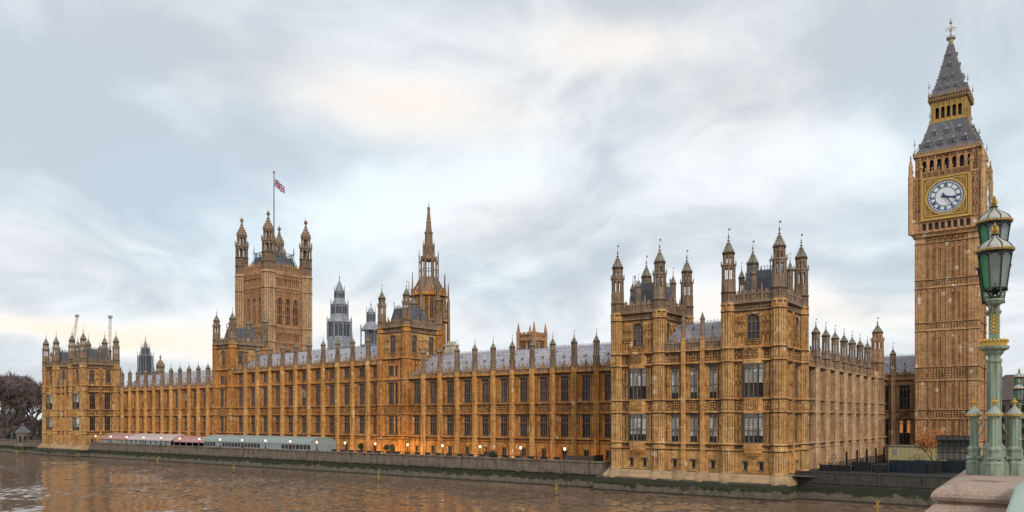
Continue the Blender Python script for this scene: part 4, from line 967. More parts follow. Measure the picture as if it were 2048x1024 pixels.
def hand(mb,ang,L,w0,w1,tail,yy,spade=False):
    a=pi/2-ang; e=Vector((math.cos(a),math.sin(a))); t_=Vector((-e.y,e.x))
    pts=[e*-tail+t_*w0*1.3,e*-tail-t_*w0*1.3,e*0-t_*w0,e*L*.72-t_*w1]
    if spade: pts+=[e*L*.74-t_*w1*3.2,e*L,e*L*.74+t_*w1*3.2]
    else: pts+=[e*L-t_*w1*.6,e*L+t_*w1*.6]
    pts+=[e*L*.72+t_*w1,e*0+t_*w0]
    f=[(p.x,yy,zc+p.y) for p in pts]; b=[(p.x,yy+.06,zc+p.y) for p in pts]; k=len(mb.v); n=len(pts); mb.v+=f+b
    mb.f.append(tuple(k+i for i in range(n))); mb.m.append(0); mb.f.append(tuple(k+n+i for i in reversed(range(n)))); mb.m.append(0)
    for i in range(n): j=(i+1)%n; mb.f.append((k+i,k+j,k+n+j,k+n+i)); mb.m.append(0)
hand(hh,2*pi*(3+24/60)/12,2.15,.16,.12,.8,y-.42,True); hand(mh,2*pi*24/60,3.3,.13,.07,.95,y-.52)
hh=hh.mesh('hour_hand',['hand_blue']); mh=mh.mesh('minute_hand',['hand_blue'])
for o in frames:
    link('dial',dial,o); link('hour_hand',hh,o); link('minute_hand',mh,o)
# belfry balcony + crown gilding above clock
mb=MB()
for i in range(15): mb.box(-4.5+i*.62,-4.2+i*.62,y-.35,y-.15,65.0,65.9)
mb.box(-4.7,4.8,y-.4,y-.1,65.8,66.05); 
for i in range(7): mb.lathe(-3.9+i*1.3,y-.25,[(.12,66),(.09,66.5),(.2,66.65),(0,67.0)],6)
for i in range(8): carve(mb,-4.5+i*1.15,-3.7+i*1.15,64.95,65.8,y-.35,0,.3,.1)
for x in(-4.75,4.75): mb.lathe(x,y-.25,[(.32,64.6),(.3,66.9),(.5,67.0),(.45,67.4),(.12,67.9),(.2,68.1),(0,68.6)],8)
quad_part('gilded_balustrade',mb.mesh('gilded_balustrade',['gilt_stone']))
mb=MB(); HBf=6.0; yb=-HBf
bo=[(-4.35+i*1.45-.42,-4.35+i*1.45+.42,66.2,68.9) for i in range(7)]
mb.wall(-HBf,HBf,65.0,69.9,bo,.7,yb)
for a,b,_,_ in bo: mb.arch_plate(a,b,67.9,68.9,yb-.03,yb+.4,0,5,.8)
for i in range(8): mb.box(-5.08+i*1.45-.12,-5.08+i*1.45+.12,yb-.2,yb,65.2,69.7)
for x in(-1,1):
    u0,u1=sorted((x*5.1,x*6.0)); panels(mb,u0,u1,65.2,69.6,yb,2,0,.1,.12,rows=2)
carve(mb,-5.1,5.1,69.1,69.6,yb,0,.36,.12)
mb.box(-6.5,6.5,yb-.5,yb+.4,69.8,70.15)
quad_part('belfry_wall',mb.mesh('belfry_wall',['stone_tower']))
mb=MB(); mb.box(-4.9,4.9,-4.9,4.9,65,69.8); link('belfry_louvres',mb.mesh('belfry_louvres',['iron_black']),ct,(0,0,-4.5))
mb=MB(); 
for i in range(27): mb.lathe(-6.2+i*.477,yb-.42,[(.14,70.2),(.16,70.7),(.02,71.05)],4)
mb.box(-6.55,6.55,yb-.52,yb-.3,70.15,70.4)
quad_part('gilded_crest',mb.mesh('gilded_crest',['gilt_stone']))
# lower roof
mb=MB(); r0,r1=6.35,3.65
mb.face([(-r0,-r0,70.1),(r0,-r0,70.1),(r0-.9,-r0+.9,71.8),(-r0+.9,-r0+.9,71.8)]); mb.face([(-r0+.9,-r0+.9,71.8),(r0-.9,-r0+.9,71.8),(r1,-r1,77.5),(-r1,-r1,77.5)])
quad_part('lower_roof',mb.mesh('lower_roof',['roof_tower']))
def dormer(mb,u,z,yy,s=1.0):
    mb.box(u-.3*s,u+.3*s,yy-.55*s,yy+.5,z,z+.75*s,1); mb.box(u-.18*s,u+.18*s,yy-.57*s,yy-.5*s,z+.08,z+.62*s,2)
    mb.face([(u-.45*s,yy-.65*s,z+.7*s),(u+.45*s,yy-.65*s,z+.7*s),(u,yy-.65*s,z+1.35*s)],1)
    mb.face([(u-.45*s,yy-.65*s,z+.7*s),(u,yy-.65*s,z+1.35*s),(u,yy+.6,z+1.35*s),(u-.45*s,yy+.6,z+.7*s)],0); mb.face([(u,yy-.65*s,z+1.35*s),(u+.45*s,yy-.65*s,z+.7*s),(u+.45*s,yy+.6,z+.7*s),(u,yy+.6,z+1.35*s)],0)
for u,z,yy in [(q,72.2,-5.2) for q in(-3.6,-1.2,1.2,3.6)]+[(q,74.6,-4.25) for q in(-2.4,0,2.4)]:
    mb=MB(); dormer(mb,u,z,yy); quad_part('dormer',mb.mesh('dormer',['roof_tower','roof_iron','iron_black']))
# lantern (gilded arcade)
hl=3.35; mb=MB()
lo=[(-2.2+i*1.1-.36,-2.2+i*1.1+.36,78.4,80.9) for i in range(5)]
mb.wall(-hl,hl,77.6,82.2,lo,.3,-hl,0)
for a,b,_,_ in lo: mb.arch_plate(a,b,80.2,80.9,-hl-.03,-hl+.2,0,4)
for i in range(6): mb.box(-2.75+i*1.1-.09,-2.75+i*1.1+.09,-hl-.18,-hl,77.8,82.1)
for x in(-3.25,-3.0,3.0,3.25): mb.box(x-.07,x+.07,-hl-.15,-hl,77.8,82.1)
panels(mb,-2.7,2.7,81.0,82.0,-hl,10,0,.06,.08)
mb.box(-hl-.3,hl+.3,-hl-.35,-hl+.3,77.5,77.85,0)
quad_part('gilded_lantern',mb.mesh('gilded_lantern',['gold_paint']))
mb=MB(); mb.box(-2.4,2.4,-2.4,2.4,77.5,82.2); mb.box(-3.3,3.3,-3.3,3.3,77.4,77.55); link('lantern_core',mb.mesh('lantern_core',['iron_black']),ct,(0,0,-4.5))
mb=MB(); mb.box(-3.75,3.75,-3.75,3.75,82.2,83.1,0); mb.box(-3.95,3.95,-3.95,3.95,83.1,83.3,0)
for k in range(4):
    for i in range(17):
        p_=-3.8+i*.475; x,yy=[(p_,-3.9),(3.9,p_),(p_,3.9),(-3.9,p_)][k]; mb.lathe(x,yy,[(.11,83.3),(.13,83.7),(.02,84.0)],4,None,1); mb.box(x-.1,x+.1,yy-.1,yy+.1,82.4,82.8,1)
link('lantern_cornice',mb.mesh('lantern_cornice',['stone_weathered','gilt_stone']),ct,(0,0,-4.5))
# spire (concave)
prof=[(3.65,83.3),(3.25,84.3),(2.75,85.8),(2.15,88.0),(1.55,90.5),(1.0,93.0),(.55,95.3)]
mb=MB(); mb.lathe(0,0,[(r_*math.sqrt(2),z) for r_,z in prof],4,pi/4)
link('spire',mb.mesh('spire',['roof_tower']),ct,(0,0,-4.5))
mb=MB()
for j in range(len(prof)-1):
    (ra,za),(rb,zb)=prof[j],prof[j+1]; n=max(2,int((zb-za)/.6))
    for i in range(n):
        t_=i/n; r_=ra+(rb-ra)*t_; z=za+(zb-za)*t_
        for sx in(-1,1):
            for sy in(-1,1): mb.lathe(sx*r_*1.03,sy*r_*1.03,[(.09,z),(.12,z+.15),(.0,z+.35)],4)
for j in range(14):
    t_=j/14; r_=6.2+(3.7-6.2)*t_-.35*math.sin(t_*pi); z=70.8+t_*6.7
    for sx in(-1,1):
        for sy in(-1,1): mb.lathe(sx*r_,sy*r_,[(.1,z),(.15,z+.2),(.0,z+.45)],4)
link('crockets',mb.mesh('crockets',['gilt_stone']),ct,(0,0,-4.5))
for z,us in((84.9,(-1.5,0,1.5)),(87.3,(-.75,.75)),(90.2,(0,)),(92.6,(0,))):
    rr=[r_ for r_,zz in prof if zz<=z][-1]; 
    for u in us: mb=MB(); dormer(mb,u,z,-(3.05 if z<85 else 2.3 if z<88 else 1.55 if z<91 else 1.0),.62); quad_part('dormer',mb.mesh('dormer',['roof_tower','roof_iron','iron_black']))
mb=MB(); mb.lathe(0,0,[(.6,95.2),(.45,95.6),(.5,96.0)],8,None,1); mb.lathe(0,0,[(.5,96.0),(.5,96.5),(.95,96.6),(.95,97.1),(.85,97.15)],8,None,0)
mb.lathe(0,0,[(.2,97.1),(.12,98.2),(.22,98.5),(.1,98.8),(.08,99.9),(.3,100.1),(.3,100.4),(.05,100.7),(.03,101.2)],6,None,1)
for k in range(6):
    a=k*pi/3; e=Vector((math.cos(a),math.sin(a),0)); mb.path([Vector((0,0,98.3)),e*.45+Vector((0,0,98.9)),e*.8+Vector((0,0,99.0)),e*1.05+Vector((0,0,98.6))],.05,4,1); q=e*.98+Vector((0,0,98.75)); mb.lathe(q.x,q.y,[(.02,q.z-.15),(.12,q.z),(.02,q.z+.15)],5,None,1)
mb.tube((-.28,0,100.95),(.28,0,100.95),.05,None,4,1)
link('finial',mb.mesh('finial',['stone_white','gilt_stone']),ct,(0,0,-4.5))
# corner pinnacles of clock stage, roof, lantern
mb=MB(); mb.lathe(0,0,[(.55,52.9),(.55,65),(.62,65.1),(.5,65.6),(.42,67.5),(.5,67.6),(.14,69.5),(.2,69.7),(0,70.4)],8)
me=mb.mesh('corner_pinnacle',['stone_tower'])
for sx in(-1,1):
    for sy in(-1,1): link('corner_pinnacle',me,ct,(sx*6.85,sy*6.85,-4.5))
mb=MB(); mb.tube((0,0,0),(0,0,3.4),.05,.03,5); mb.lathe(0,0,[(.16,0),(.1,.8),(.05,1.0)],5); 
for z in(1.9,2.5): mb.lathe(0,0,[(.03,z),(.17,z+.1),(.03,z+.2)],5)
mb.tube((-.35,0,2.15),(.35,0,2.15),.045,None,4); mb.tube((0,-.35,2.15),(0,.35,2.15),.045,None,4)
me=mb.mesh('iron_finial',['iron_grey'])
for (h_,z) in((6.2,70.6),(3.75,83.4),(3.6,77.6)):
    for sx in(-1,1):
        for sy in(-1,1): o=link('iron_finial',me,ct,(sx*h_,sy*h_,z-4.5)); o.scale=(1,1,1.0 if z!=77.6 else .75)
# ================================================================ VICTORIA TOWER
VX,VY,VH=-304.5-10.25,212.3+10.25,10.25
vt=thing('square_tower','massive square sandstone tower with four crowned octagonal corner turrets, flag flying above it','tower',(VX,VY,4))
def vpart(name,me,k=0,loc=(0,0,0)): return link(name,me,vt,(loc[0],loc[1],loc[2]-4),k*pi/2)
mb=MB(); y=-VH-.3
cs=[-4.3,0,4.3]
ops=[(c-1.35,c+1.35,56.0,68.0) for c in cs]+[(c-1.5+i*1.0-.3,c-1.5+i*1.0+.3,73.5,76.8) for c in cs for i in range(4)]+[(c-1.5+i*1.0-.3,c-1.5+i*1.0+.3,48.5,51.6) for c in cs for i in range(4)]+[(-2.6,2.6,30,44.5)]
mb.wall(-8.2,8.2,3.6,79.0,ops,.9,y)
for c in cs:
    mb.arch_plate(c-1.35,c+1.35,65.6,68,y-.1,y+.7,0,6,.8)
    mb.box(c-2.15-.2,c-2.15+.2,y-.5,y,54.8,71.2); 
    carve(mb,c-1.4,c+1.4,68.3,71.0,y,0,.55,.3)
    for i in range(4): mb.arch_plate(c-1.5+i-.3,c-1.5+i+.3,76.2,76.8,y-.02,y+.3,0,3); mb.arch_plate(c-1.5+i-.3,c-1.5+i+.3,51,51.6,y-.02,y+.3,0,3)
mb.box(6.45-.2,6.45+.2,y-.5,y,54.8,71.2)
for z in(54.8,71.6,72.9,77.6,79.0,52.6,47.6): string(mb,-8.2,8.2,z,y,.5,.5)
mb.arch_plate(-2.6,2.6,40,44.5,y-.1,y+.7,0,6,.8)
for z0,z1 in((52.9,54.4),(71.9,72.7),(44.8,47.2)): carve(mb,-7.5,7.5,z0,z1,y,0,.8,.25)
panels(mb,-7.6,-5.9,56,71,y,2,0,.14,.2,rows=3); panels(mb,5.9,7.6,56,71,y,2,0,.14,.2,rows=3)
# parapet
mb.box(-8,8,y-.3,y+.3,79.0,80.6)
for i in range(13): mb.box(-7.8+i*1.25,-7.2+i*1.25,y-.25,y+.25,80.6,83.2); mb.lathe(-7.5+i*1.25,y,[(.25,83),(.2,83.9),(0,84.8)],4)
mb.box(-8,8,y-.25,y+.25,82.2,82.7)
me=mb.mesh('tower_wall',['stone_brown'])
me.materials.clear(); me.materials.append(M['stone_red'])
for k in range(4): vpart('tower_wall',me,k)
for c in cs:
    mb=MB(); mb.face([(c-1.35,y+.7,56),(c+1.35,y+.7,56),(c+1.35,y+.7,68),(c-1.35,y+.7,68)],0)
    for u in(-.45,.45): mb.box(c+u-.09,c+u+.09,y+.3,y+.6,56,67.4,1)
    mb.box(c-1.35,c+1.35,y+.35,y+.6,60.5,60.8,1); mb.box(c-1.35,c+1.35,y+.35,y+.6,64.8,65.1,1)
    me=mb.mesh('tall_window',['glass','stone_red'])
    for k in range(4): vpart('tall_window',me,k)
    for z in(73.5,48.5):
        for i in range(4):
            mb=MB(); mb.face([(c-1.5+i-.3,y+.8,z),(c-1.5+i+.3,y+.8,z),(c-1.5+i+.3,y+.8,z+3.3),(c-1.5+i-.3,y+.8,z+3.3)],0); me=mb.mesh('slit_window',['glass'])
            for k in range(4): vpart('slit_window',me,k)

mb=MB(); mb.box(-9.6,9.6,-9.6,9.6,3.6,55.5); mb.box(-9.2,9.2,-9.2,9.2,55.5,80); vpart('core_wall',mb.mesh('core_wall',['stone_red']))
mb=MB(); a=[(-8.6,-8.6),(8.6,-8.6),(8.6,8.6),(-8.6,8.6)]; b=[(q[0]*.7,q[1]*.7) for q in a]
for k in range(4): mb.face([(*a[k],80),(*a[(k+1)%4],80),(*b[(k+1)%4],88),(*b[k],88)])
mb.face([(*q,88) for q in b])
rf=vpart('iron_roof',mb.mesh('iron_roof',['roof_dark']))
mb=MB()
for k in range(4):
    p_,q_=Vector(a[k]),Vector(a[(k+1)%4])
    for i in range(13):
        c=p_.lerp(q_,i/12); d_=c*.74; mb.tube((c.x,c.y,80),(d_.x,d_.y,88.2),.12,None,4); mb.lathe(d_.x,d_.y,[(.16,88),(.12,89.6),(.3,89.8),(0,90.6 if i not in(0,12) else 94.5)],4)
    crest(mb,tuple(Vector(b[k])*1.05),tuple(Vector(b[(k+1)%4])*1.05),88,1.3,1.0)
link('roof_crest',mb.mesh('roof_crest',['iron_grey']),rf)
def fn():
    m_=MB(); stage_octagon(m_,0,0,2.8,3.6,80,[8,20,34,47.6,54.8,72,79],0,rib=.25)
    for z in(14,27,41,58,62,66,69.5,75.5): m_.prism(0,0,2.88,z-.12,z+.12,8)
    return m_.mesh('turret',['stone_tan'])
def fn2():
    m_=MB(); r_=2.7; stage_octagon(m_,0,0,r_,80,88.0,[83.8,87.9],0,rib=.22)
    for (za,zb,q) in((88.0,92.8,1.0),(94.0,98.2,.78)):
        rr=r_*q
        for i in range(8):
            t_=pi/8+i*pi/4; m_.prism(rr*.92*math.cos(t_),rr*.92*math.sin(t_),.36*q,za,zb,5)
        m_.prism(0,0,rr*.98,zb-.9,zb,8); m_.prism(0,0,.3,za,zb,5)
    m_.prism(0,0,r_*1.12,92.8,93.6,8)
    for i in range(8):
        t_=pi/8+i*pi/4; m_.lathe(r_*1.08*math.cos(t_),r_*1.08*math.sin(t_),[(.22,93.4),(.2,95),(0,96)],4)
    m_.prism(0,0,r_*.9,98.0,98.5,8)
    m_.lathe(0,0,[(2.3,98.4),(2.25,99.0),(1.9,100),(1.25,101.2),(.7,102.4),(.42,103.6),(.35,104.6),(.75,105.0),(.9,105.5),(.6,106.2),(.12,106.6),(.06,107.4)],8,None,1)
    for i in range(8):
        t_=pi/8+i*pi/4
        for rr,z in((2.3,98.6),(2.15,99.5),(1.6,100.6),(1.0,101.8),(.6,103)): m_.lathe(rr*math.cos(t_),rr*math.sin(t_),[(.14,z),(.18,z+.3),(0,z+.6)],4,None,1)
    return m_.mesh('turret_lantern',['stone_weathered','stone_weathered'])
for sx in(-1,1):
    for sy in(-1,1):
        o=vpart('turret',cached('vt',fn),0,(sx*VH,sy*VH,0)); link('turret_lantern',cached('vl',fn2),o)
# flagpole on the tower roof
fp=MB(); fp.tube((0,0,87.9),(0,0,128),.34,.2,8,0); fp.lathe(0,0,[(.1,128),(.5,128.4),(.5,128.9),(.1,129.5)],8,None,1)
for k in range(4):
    a=pi/4+k*pi/2; e=Vector((math.cos(a),math.sin(a),0)); fp.tube(e*5.5+Vector((0,0,88)),e*.3+Vector((0,0,98)),.16,.1,5,1)
fpo=link('flagpole',fp.mesh('flagpole',['iron_grey','gilt_stone']),None,(VX,VY,0)); tag(fpo,'tall blue grey flagpole rising from the roof of the massive square tower','flagpole')
# ================================================================ flag (union flag)
def f_flag(t,b):
    uv=t.new('ShaderNodeTexCoord').outputs['UV']; x,y_,z=t.sep(uv)
    X=t.math('MULTIPLY',t.math('SUBTRACT',x,.5),2.0); Yy=t.math('SUBTRACT',y_,.5)
    ab=lambda v:t.math('ABSOLUTE',v)
    d1=ab(t.math('SUBTRACT',Yy,t.math('MULTIPLY',X,.5))); d2=ab(t.math('ADD',Yy,t.math('MULTIPLY',X,.5)))
    dm=t.math('MINIMUM',d1,d2); cr=t.math('MINIMUM',ab(X),ab(Yy))
    col=t.mix(t.math('LESS_THAN',dm,.12),(.012,.02,.12),(.62,.6,.6)); col=t.mix(t.math('LESS_THAN',dm,.04),col,(.4,.02,.05))
    col=t.mix(t.math('LESS_THAN',cr,.165),col,(.62,.6,.6)); col=t.mix(t.math('LESS_THAN',cr,.1),col,(.4,.02,.05)); t.set(b.inputs['Base Color'],col)
M['flag']=mat('flag',f_flag,.8)
me=bpy.data.meshes.new('flag'); NX,NZ=16,8; vs=[];fs=[];uvs=[]
RT=Vector((math.cos(TH),math.sin(TH),0))
for i in range(NX+1):
    for j in range(NZ+1):
        u=i/NX; v=j/NZ; L=6.6*u; droop=-5.6*u**1.15+ .35*math.sin(u*7)
        p=RT*(L*.86)+Vector((-RT.y,RT.x,0))*(.55*math.sin(u*8+v))+Vector((0,0,droop+(v-1)*(5.6-.6*u)))
        vs.append(tuple(p)); uvs.append((u,v))
for i in range(NX):
    for j in range(NZ): k=i*(NZ+1)+j; fs.append((k,k+NZ+1,k+NZ+2,k+1))
me.from_pydata(vs,[],fs); ul=me.uv_layers.new(name='UVMap')
for l in me.loops: ul.data[l.index].uv=uvs[l.vertex_index]
me.materials.append(M['flag']); me.update()
fo=link('flag',me,None,(VX+RT.x*.3,VY+RT.y*.3,125.7)); fo.scale=(.82,.82,.68); tag(fo,'red white and blue union flag flying at the top of the pole','flag')
# ================================================================ CENTRAL OCTAGONAL TOWER
QX,QY=-177.0,183.6
qt=thing('spire_tower','tall octagonal openwork stone tower with a slender spire rising behind the roofs','tower',(QX,QY,4))
def qp(name,mb,mats):
    mb.v=[(x*.73,y*.73,z) for x,y,z in mb.v]
    return link(name,mb.mesh(name,mats),qt,(0,0,-4))
mb=MB(); stage_octagon(mb,0,0,7.6,3.6,52.3,[35.8,44,52.2],0,rib=.5)
for i in range(8):
    a=i*pi/4; e=Vector((math.cos(a),math.sin(a),0)); t_=Vector((-e.y,e.x,0)); ap=7.6*math.cos(pi/8)+.05
    for s_ in(-1.15,1.15):
        c=e*ap+t_*s_
        mb.face([tuple(c+t_*q+Vector((0,0,z))) for q,z in((-.65,44.6),(.65,44.6),(.65,51.0),(0,52),(-.65,51.0))],1)
        mb.tube(tuple(c+e*.05+Vector((0,0,44.6))),tuple(c+e*.05+Vector((0,0,51.8))),.1,None,4)
    for s_ in(-2.3,0,2.3): c=e*(ap+.15)+t_*s_; mb.tube(tuple(c+Vector((0,0,36))),tuple(c+Vector((0,0,52.2))),.2,None,4)
mb.lathe(0,0,[(7.7,52.2),(8.1,52.6),(8.0,53.2),(7.7,53.3)],8)
for i in range(32):
    a=i*pi/16; mb.lathe(7.7*math.cos(a),7.7*math.sin(a),[(.28,53.2),(.22,54.3),(0,55)],4)
qp('octagon_wall',mb,['stone_warm','glass'])
mb=MB()
for i in range(8):
    a=pi/8+i*pi/4; e=Vector((math.cos(a),math.sin(a),0))
    for (r_,w_,z0,z1,zt) in((9.4,.55,36,51.5,56.8),(7.7,.7,45,54.5,59.8)):
        mp=MB(); c=e*r_; mp.lathe(c.x,c.y,[(w_*1.3,z0),(w_,z0+15 if r_>9 else z0+2),(w_*.9,z1-2),(w_*1.1,z1-1.8),(w_*.55,z1),(w_*.2,zt-.8),(w_*.35,zt-.5),(0,zt)],6); qp('pinnacle',mp,['stone_weathered'])
    mb=MB()
    mb.tube(tuple(e*8.6+Vector((0,0,47))),tuple(e*7.4+Vector((0,0,49.5))),.3,None,4)
    mb.tube(tuple(e*7.4+Vector((0,0,53.5))),tuple(e*4.0+Vector((0,0,58.3))),.32,.22,4)
    mb.tube(tuple(e*7.4+Vector((0,0,49.3))),tuple(e*7.4+Vector((0,0,53.7))),.3,None,4)
    qp('flying_buttress',mb,['stone_weathered'])
mb=MB(); mb.lathe(0,0,[(6.2,53.2),(5.2,55.6),(4.3,57.8),(3.9,58.2)],8)
for i in range(8):
    a=pi/8+i*pi/4; c,s_=math.cos(a),math.sin(a)
    mb.prism(3.55*c,3.55*s_,.42,58,65.2,5); mb.lathe(4.55*c,4.55*s_,[(.26,56.5),(.22,64.5),(.3,64.6),(.1,66.5),(0,67.6)],5)
    mb.tube((4.5*c,4.5*s_,63),(3.6*c,3.6*s_,64.2),.15,None,4); mb.tube((4.5*c,4.5*s_,60.3),(3.6*c,3.6*s_,61.2),.12,None,4)
    a2=a+pi/8; ap=3.5*math.cos(pi/8); mb.tube((ap*math.cos(a2),ap*math.sin(a2),58),(ap*math.cos(a2),ap*math.sin(a2),64.5),.13,None,4)
    mb.lathe(2.6*c,2.6*s_,[(.3,65),(.24,68.2),(.3,68.4),(.05,70.6)],5)
mb.lathe(0,0,[(3.6,58),(3.6,58.5)],8); mb.lathe(0,0,[(3.5,61.0),(3.5,61.25)],8,None,0,1.0,False); mb.lathe(0,0,[(3.65,64.0),(3.9,64.6),(3.6,65.2)],8)
for i in range(8):
    a=i*pi/4
    for s_ in(-.7,.7): pass
qp('open_lantern',mb,['stone_weathered'])
mb=MB(); mb.lathe(0,0,[(2.75,65.1),(2.4,66),(2.2,69),(1.95,69.2),(1.75,72.6),(2.0,72.8),(2.0,73.2),(1.5,73.4),(1.05,76.2),(1.2,76.3),(1.2,76.6),(.95,76.8),(.42,80.3),(.7,80.6),(.7,81.2),(.2,81.5),(.08,82.9)],8)
for i in range(8):
    a=pi/8+i*pi/4; c,s_=math.cos(a),math.sin(a); mb.tube((2.35*c,2.35*s_,66),(.5*c,.5*s_,80.3),.12,.07,4)
    a2=i*pi/4; mb.lathe(2.15*math.cos(a2),2.15*math.sin(a2),[(.3,66),(.3,68.3),(0,69.6)],4)
qp('spire',mb,['stone_weathered'])
# ================================================================ VENT TOWERS and roofscape
def vent_tower(X,Y,label,spec,group=None,open_r=None):
    t=thing('ventilation_tower',label,'tower',(X,Y,20)); mb=MB()
    for (r0,r1,z0,z1,k) in spec:
        mb.lathe(0,0,[(r0,z0),(r1,z1)],8,None,0)
        if k=='w':
            for i in range(8):
                a=i*pi/4; e=Vector((math.cos(a),math.sin(a),0)); t_=Vector((-e.y,e.x,0)); ap=r0*math.cos(pi/8)+.03; hw=r0*.36
                for s_ in(-.5,.5):
                    c=e*ap+t_*(s_*hw); w_=hw*.4
                    mb.face([tuple(c+t_*q+Vector((0,0,z))) for q,z in((-w_,z0+.3),(w_,z0+.3),(w_,z1-.5),(-w_,z1-.5))],1)
                c0=e*(r0*1.0); a2=a+pi/8; c1=Vector((math.cos(a2),math.sin(a2),0))*(r0*1.06)
                mb.tube((c1.x,c1.y,z0-.3),(c1.x,c1.y,z1+.2),r0*.05,None,4)
                mb.lathe(c1.x*1.08,c1.y*1.08,[(r0*.035,z0-1),(r0*.035,z1+1.6),(0,z1+2.6)],4)
            mb.lathe(0,0,[(r0*1.1,z1),(r0*1.12,z1+.25)],8)
    link('tower_body',mb.mesh('tower_body',['vent_iron','louvre_dark']),t,(0,0,-20)); 
    z=spec[-1][3]; f=MB(); f.lathe(0,0,[(.12,z-.3),(.1,z+.8),(.3,z+1.0),(.1,z+1.3),(0,z+2.6)],6); link('finial',f.mesh('finial',['iron_grey']),t,(0,0,-20))
    return t
vent_tower(-222.7,185,'large blue grey octagonal iron ventilation tower in three stepped tiers behind the palace roof',[(4.5,4.4,20,42.0,''),(3.95,3.9,42.0,47.2,'w'),(4.4,2.9,47.3,50.2,''),(2.85,2.8,50.2,53.6,'w'),(3.0,1.8,53.7,56.1,''),(1.7,1.65,56.0,58.5,'w'),(1.85,.25,58.6,62.6,'')])
vent_tower(-206,185,'smaller grey iron ventilation tower beside the large stepped one',[(3.7,3.7,20,38.4,''),(1.95,1.95,38.4,43.3,'w'),(3.75,1.7,43.4,46.3,''),(1.45,1.45,46.3,49.5,'w'),(1.6,.2,49.6,51.4,'')])
f=MB()
for i in range(8): a=pi/8+i*pi/4; f.tube((3.7*math.cos(a),3.7*math.sin(a),38),(3.7*math.cos(a),3.7*math.sin(a),44),.14,None,4); f.lathe(3.7*math.cos(a),3.7*math.sin(a),[(.2,43.8),(.1,45.2),(0,45.8)],4)
for o in bpy.data.objects:
    if o.name=='ventilation_tower.001': link('corner_posts',f.mesh('corner_posts',['vent_iron']),o,(0,0,-20))
vent_tower(-389.5,200,'small distant green grey turret tower over the south wing roof',[(3.7,3.3,20,34.5,''),(3.2,2.8,34.5,44.4,'w'),(1.9,1.7,44.6,48.5,'w'),(1.0,.85,48.6,50.0,''),(1.0,.12,50.0,52.6,'')])
# church-like tower with four pinnacles
t=thing('church_tower','small square tower with four tall spiky corner pinnacles rising behind the roof ridge','tower',(-129,175,20)); mb=MB()
h_=2.7
mb.box(-h_+.2,h_-.2,-h_+.2,h_-.2,20,36,0); mb.box(-h_-.25,h_+.25,-h_-.25,h_+.25,34.3,34.6,0)
for k in range(4):
    for u in(-1.3,1.3):
        f=[(u-.75,-h_+.15,31),(u+.75,-h_+.15,31),(u+.75,-h_+.15,33.8),(u-.75,-h_+.15,33.8)]
        rot=lambda p,k:(p[0]*math.cos(k*pi/2)-p[1]*math.sin(k*pi/2),p[0]*math.sin(k*pi/2)+p[1]*math.cos(k*pi/2),p[2])
        mb.face([rot(p,k) for p in f],1)
        for q in(-.25,.25):
            c=rot((u+q,-h_+.08,0),k); mb.prism(c[0],c[1],.08,31,34,4)
    for i in range(4): c=rot((-2.0+i*1.33,-h_,0),k); mb.box(c[0]-.35,c[0]+.35,c[1]-.2,c[1]+.2,35.8,36.6,0)
for sx in(-1,1):
    for sy in(-1,1): mb.lathe(sx*h_,sy*h_,[(.6,20),(.55,36.2),(.62,36.3),(.42,37.2),(.12,39.1),(0,39.6)],6)
link('tower_body',mb.mesh('tower_body',['stone_red','iron_black']),t,(0,0,-20))
# chimneys
def chimney(X,Y,w_,z0,z1,label,m,pots=4,group=None):
    t=thing('chimney_stack',label,'chimney',(X,Y,z0)); mb=MB(); mb.box(-w_/2,w_/2,-1,1,-6,z1-z0-.5); mb.box(-w_/2-.2,w_/2+.2,-1.2,1.2,z1-z0-.5,z1-z0-.2)
    link('stack',mb.mesh('stack',[m]),t); p=MB()
    for i in range(pots): p.lathe(-w_/2+(i+.5)*w_/pots,0,[(w_/pots*.4,z1-z0-.2),(w_/pots*.42,z1-z0+.5),(w_/pots*.34,z1-z0+.6)],8)
    link('chimney_pots',p.mesh('chimney_pots',[m]),t)
    return t
chimney(-130.5,143.5,2.9,28.0,31.2,'stubby stone chimney stack with a row of pots right of the middle spire tower','stone_white',4)
t=thing('office_building','pale stepped stone block of flats top just showing above the south wing roof','building',(-365,290,20)); mb=MB()
mb.box(-10,10,-6,6,0,23,0); mb.box(-8.5,8.5,-5,5,23,27.5,0); mb.box(-4,4,-4,4,27.5,30,0)
for i in range(5): mb.box(-8+i*3.6,-6.4+i*3.6,-6.05,-5.9,18,21,1)
link('wall',mb.mesh('wall',['stone_white','iron_black']),t,(0,0,0))
t.location.z=8; t['_o']=(-365,290,8)
# small roofs/turrets behind: two domed turrets each side of the distant vent tower
for (x,y,zt,lab) in((-335,160,38.2,'slim domed stone turret left of the distant green grey tower'),(-300,160,38.4,'slim domed stone turret right of the distant green grey tower')):
    mb=MB(); stage_octagon(mb,0,0,1.4,20,33.4,[33.2],0,panel=False); mb.lathe(0,0,[(1.6,33.4),(1.5,34.2),(.9,35.3),(.3,36),(.2,36.8),(.5,37.1),(0,38)],8)
    o=link('roof_turret',mb.mesh('roof_turret',['stone_weathered']),None,(x,y,0)); tag(o,lab,'turret')
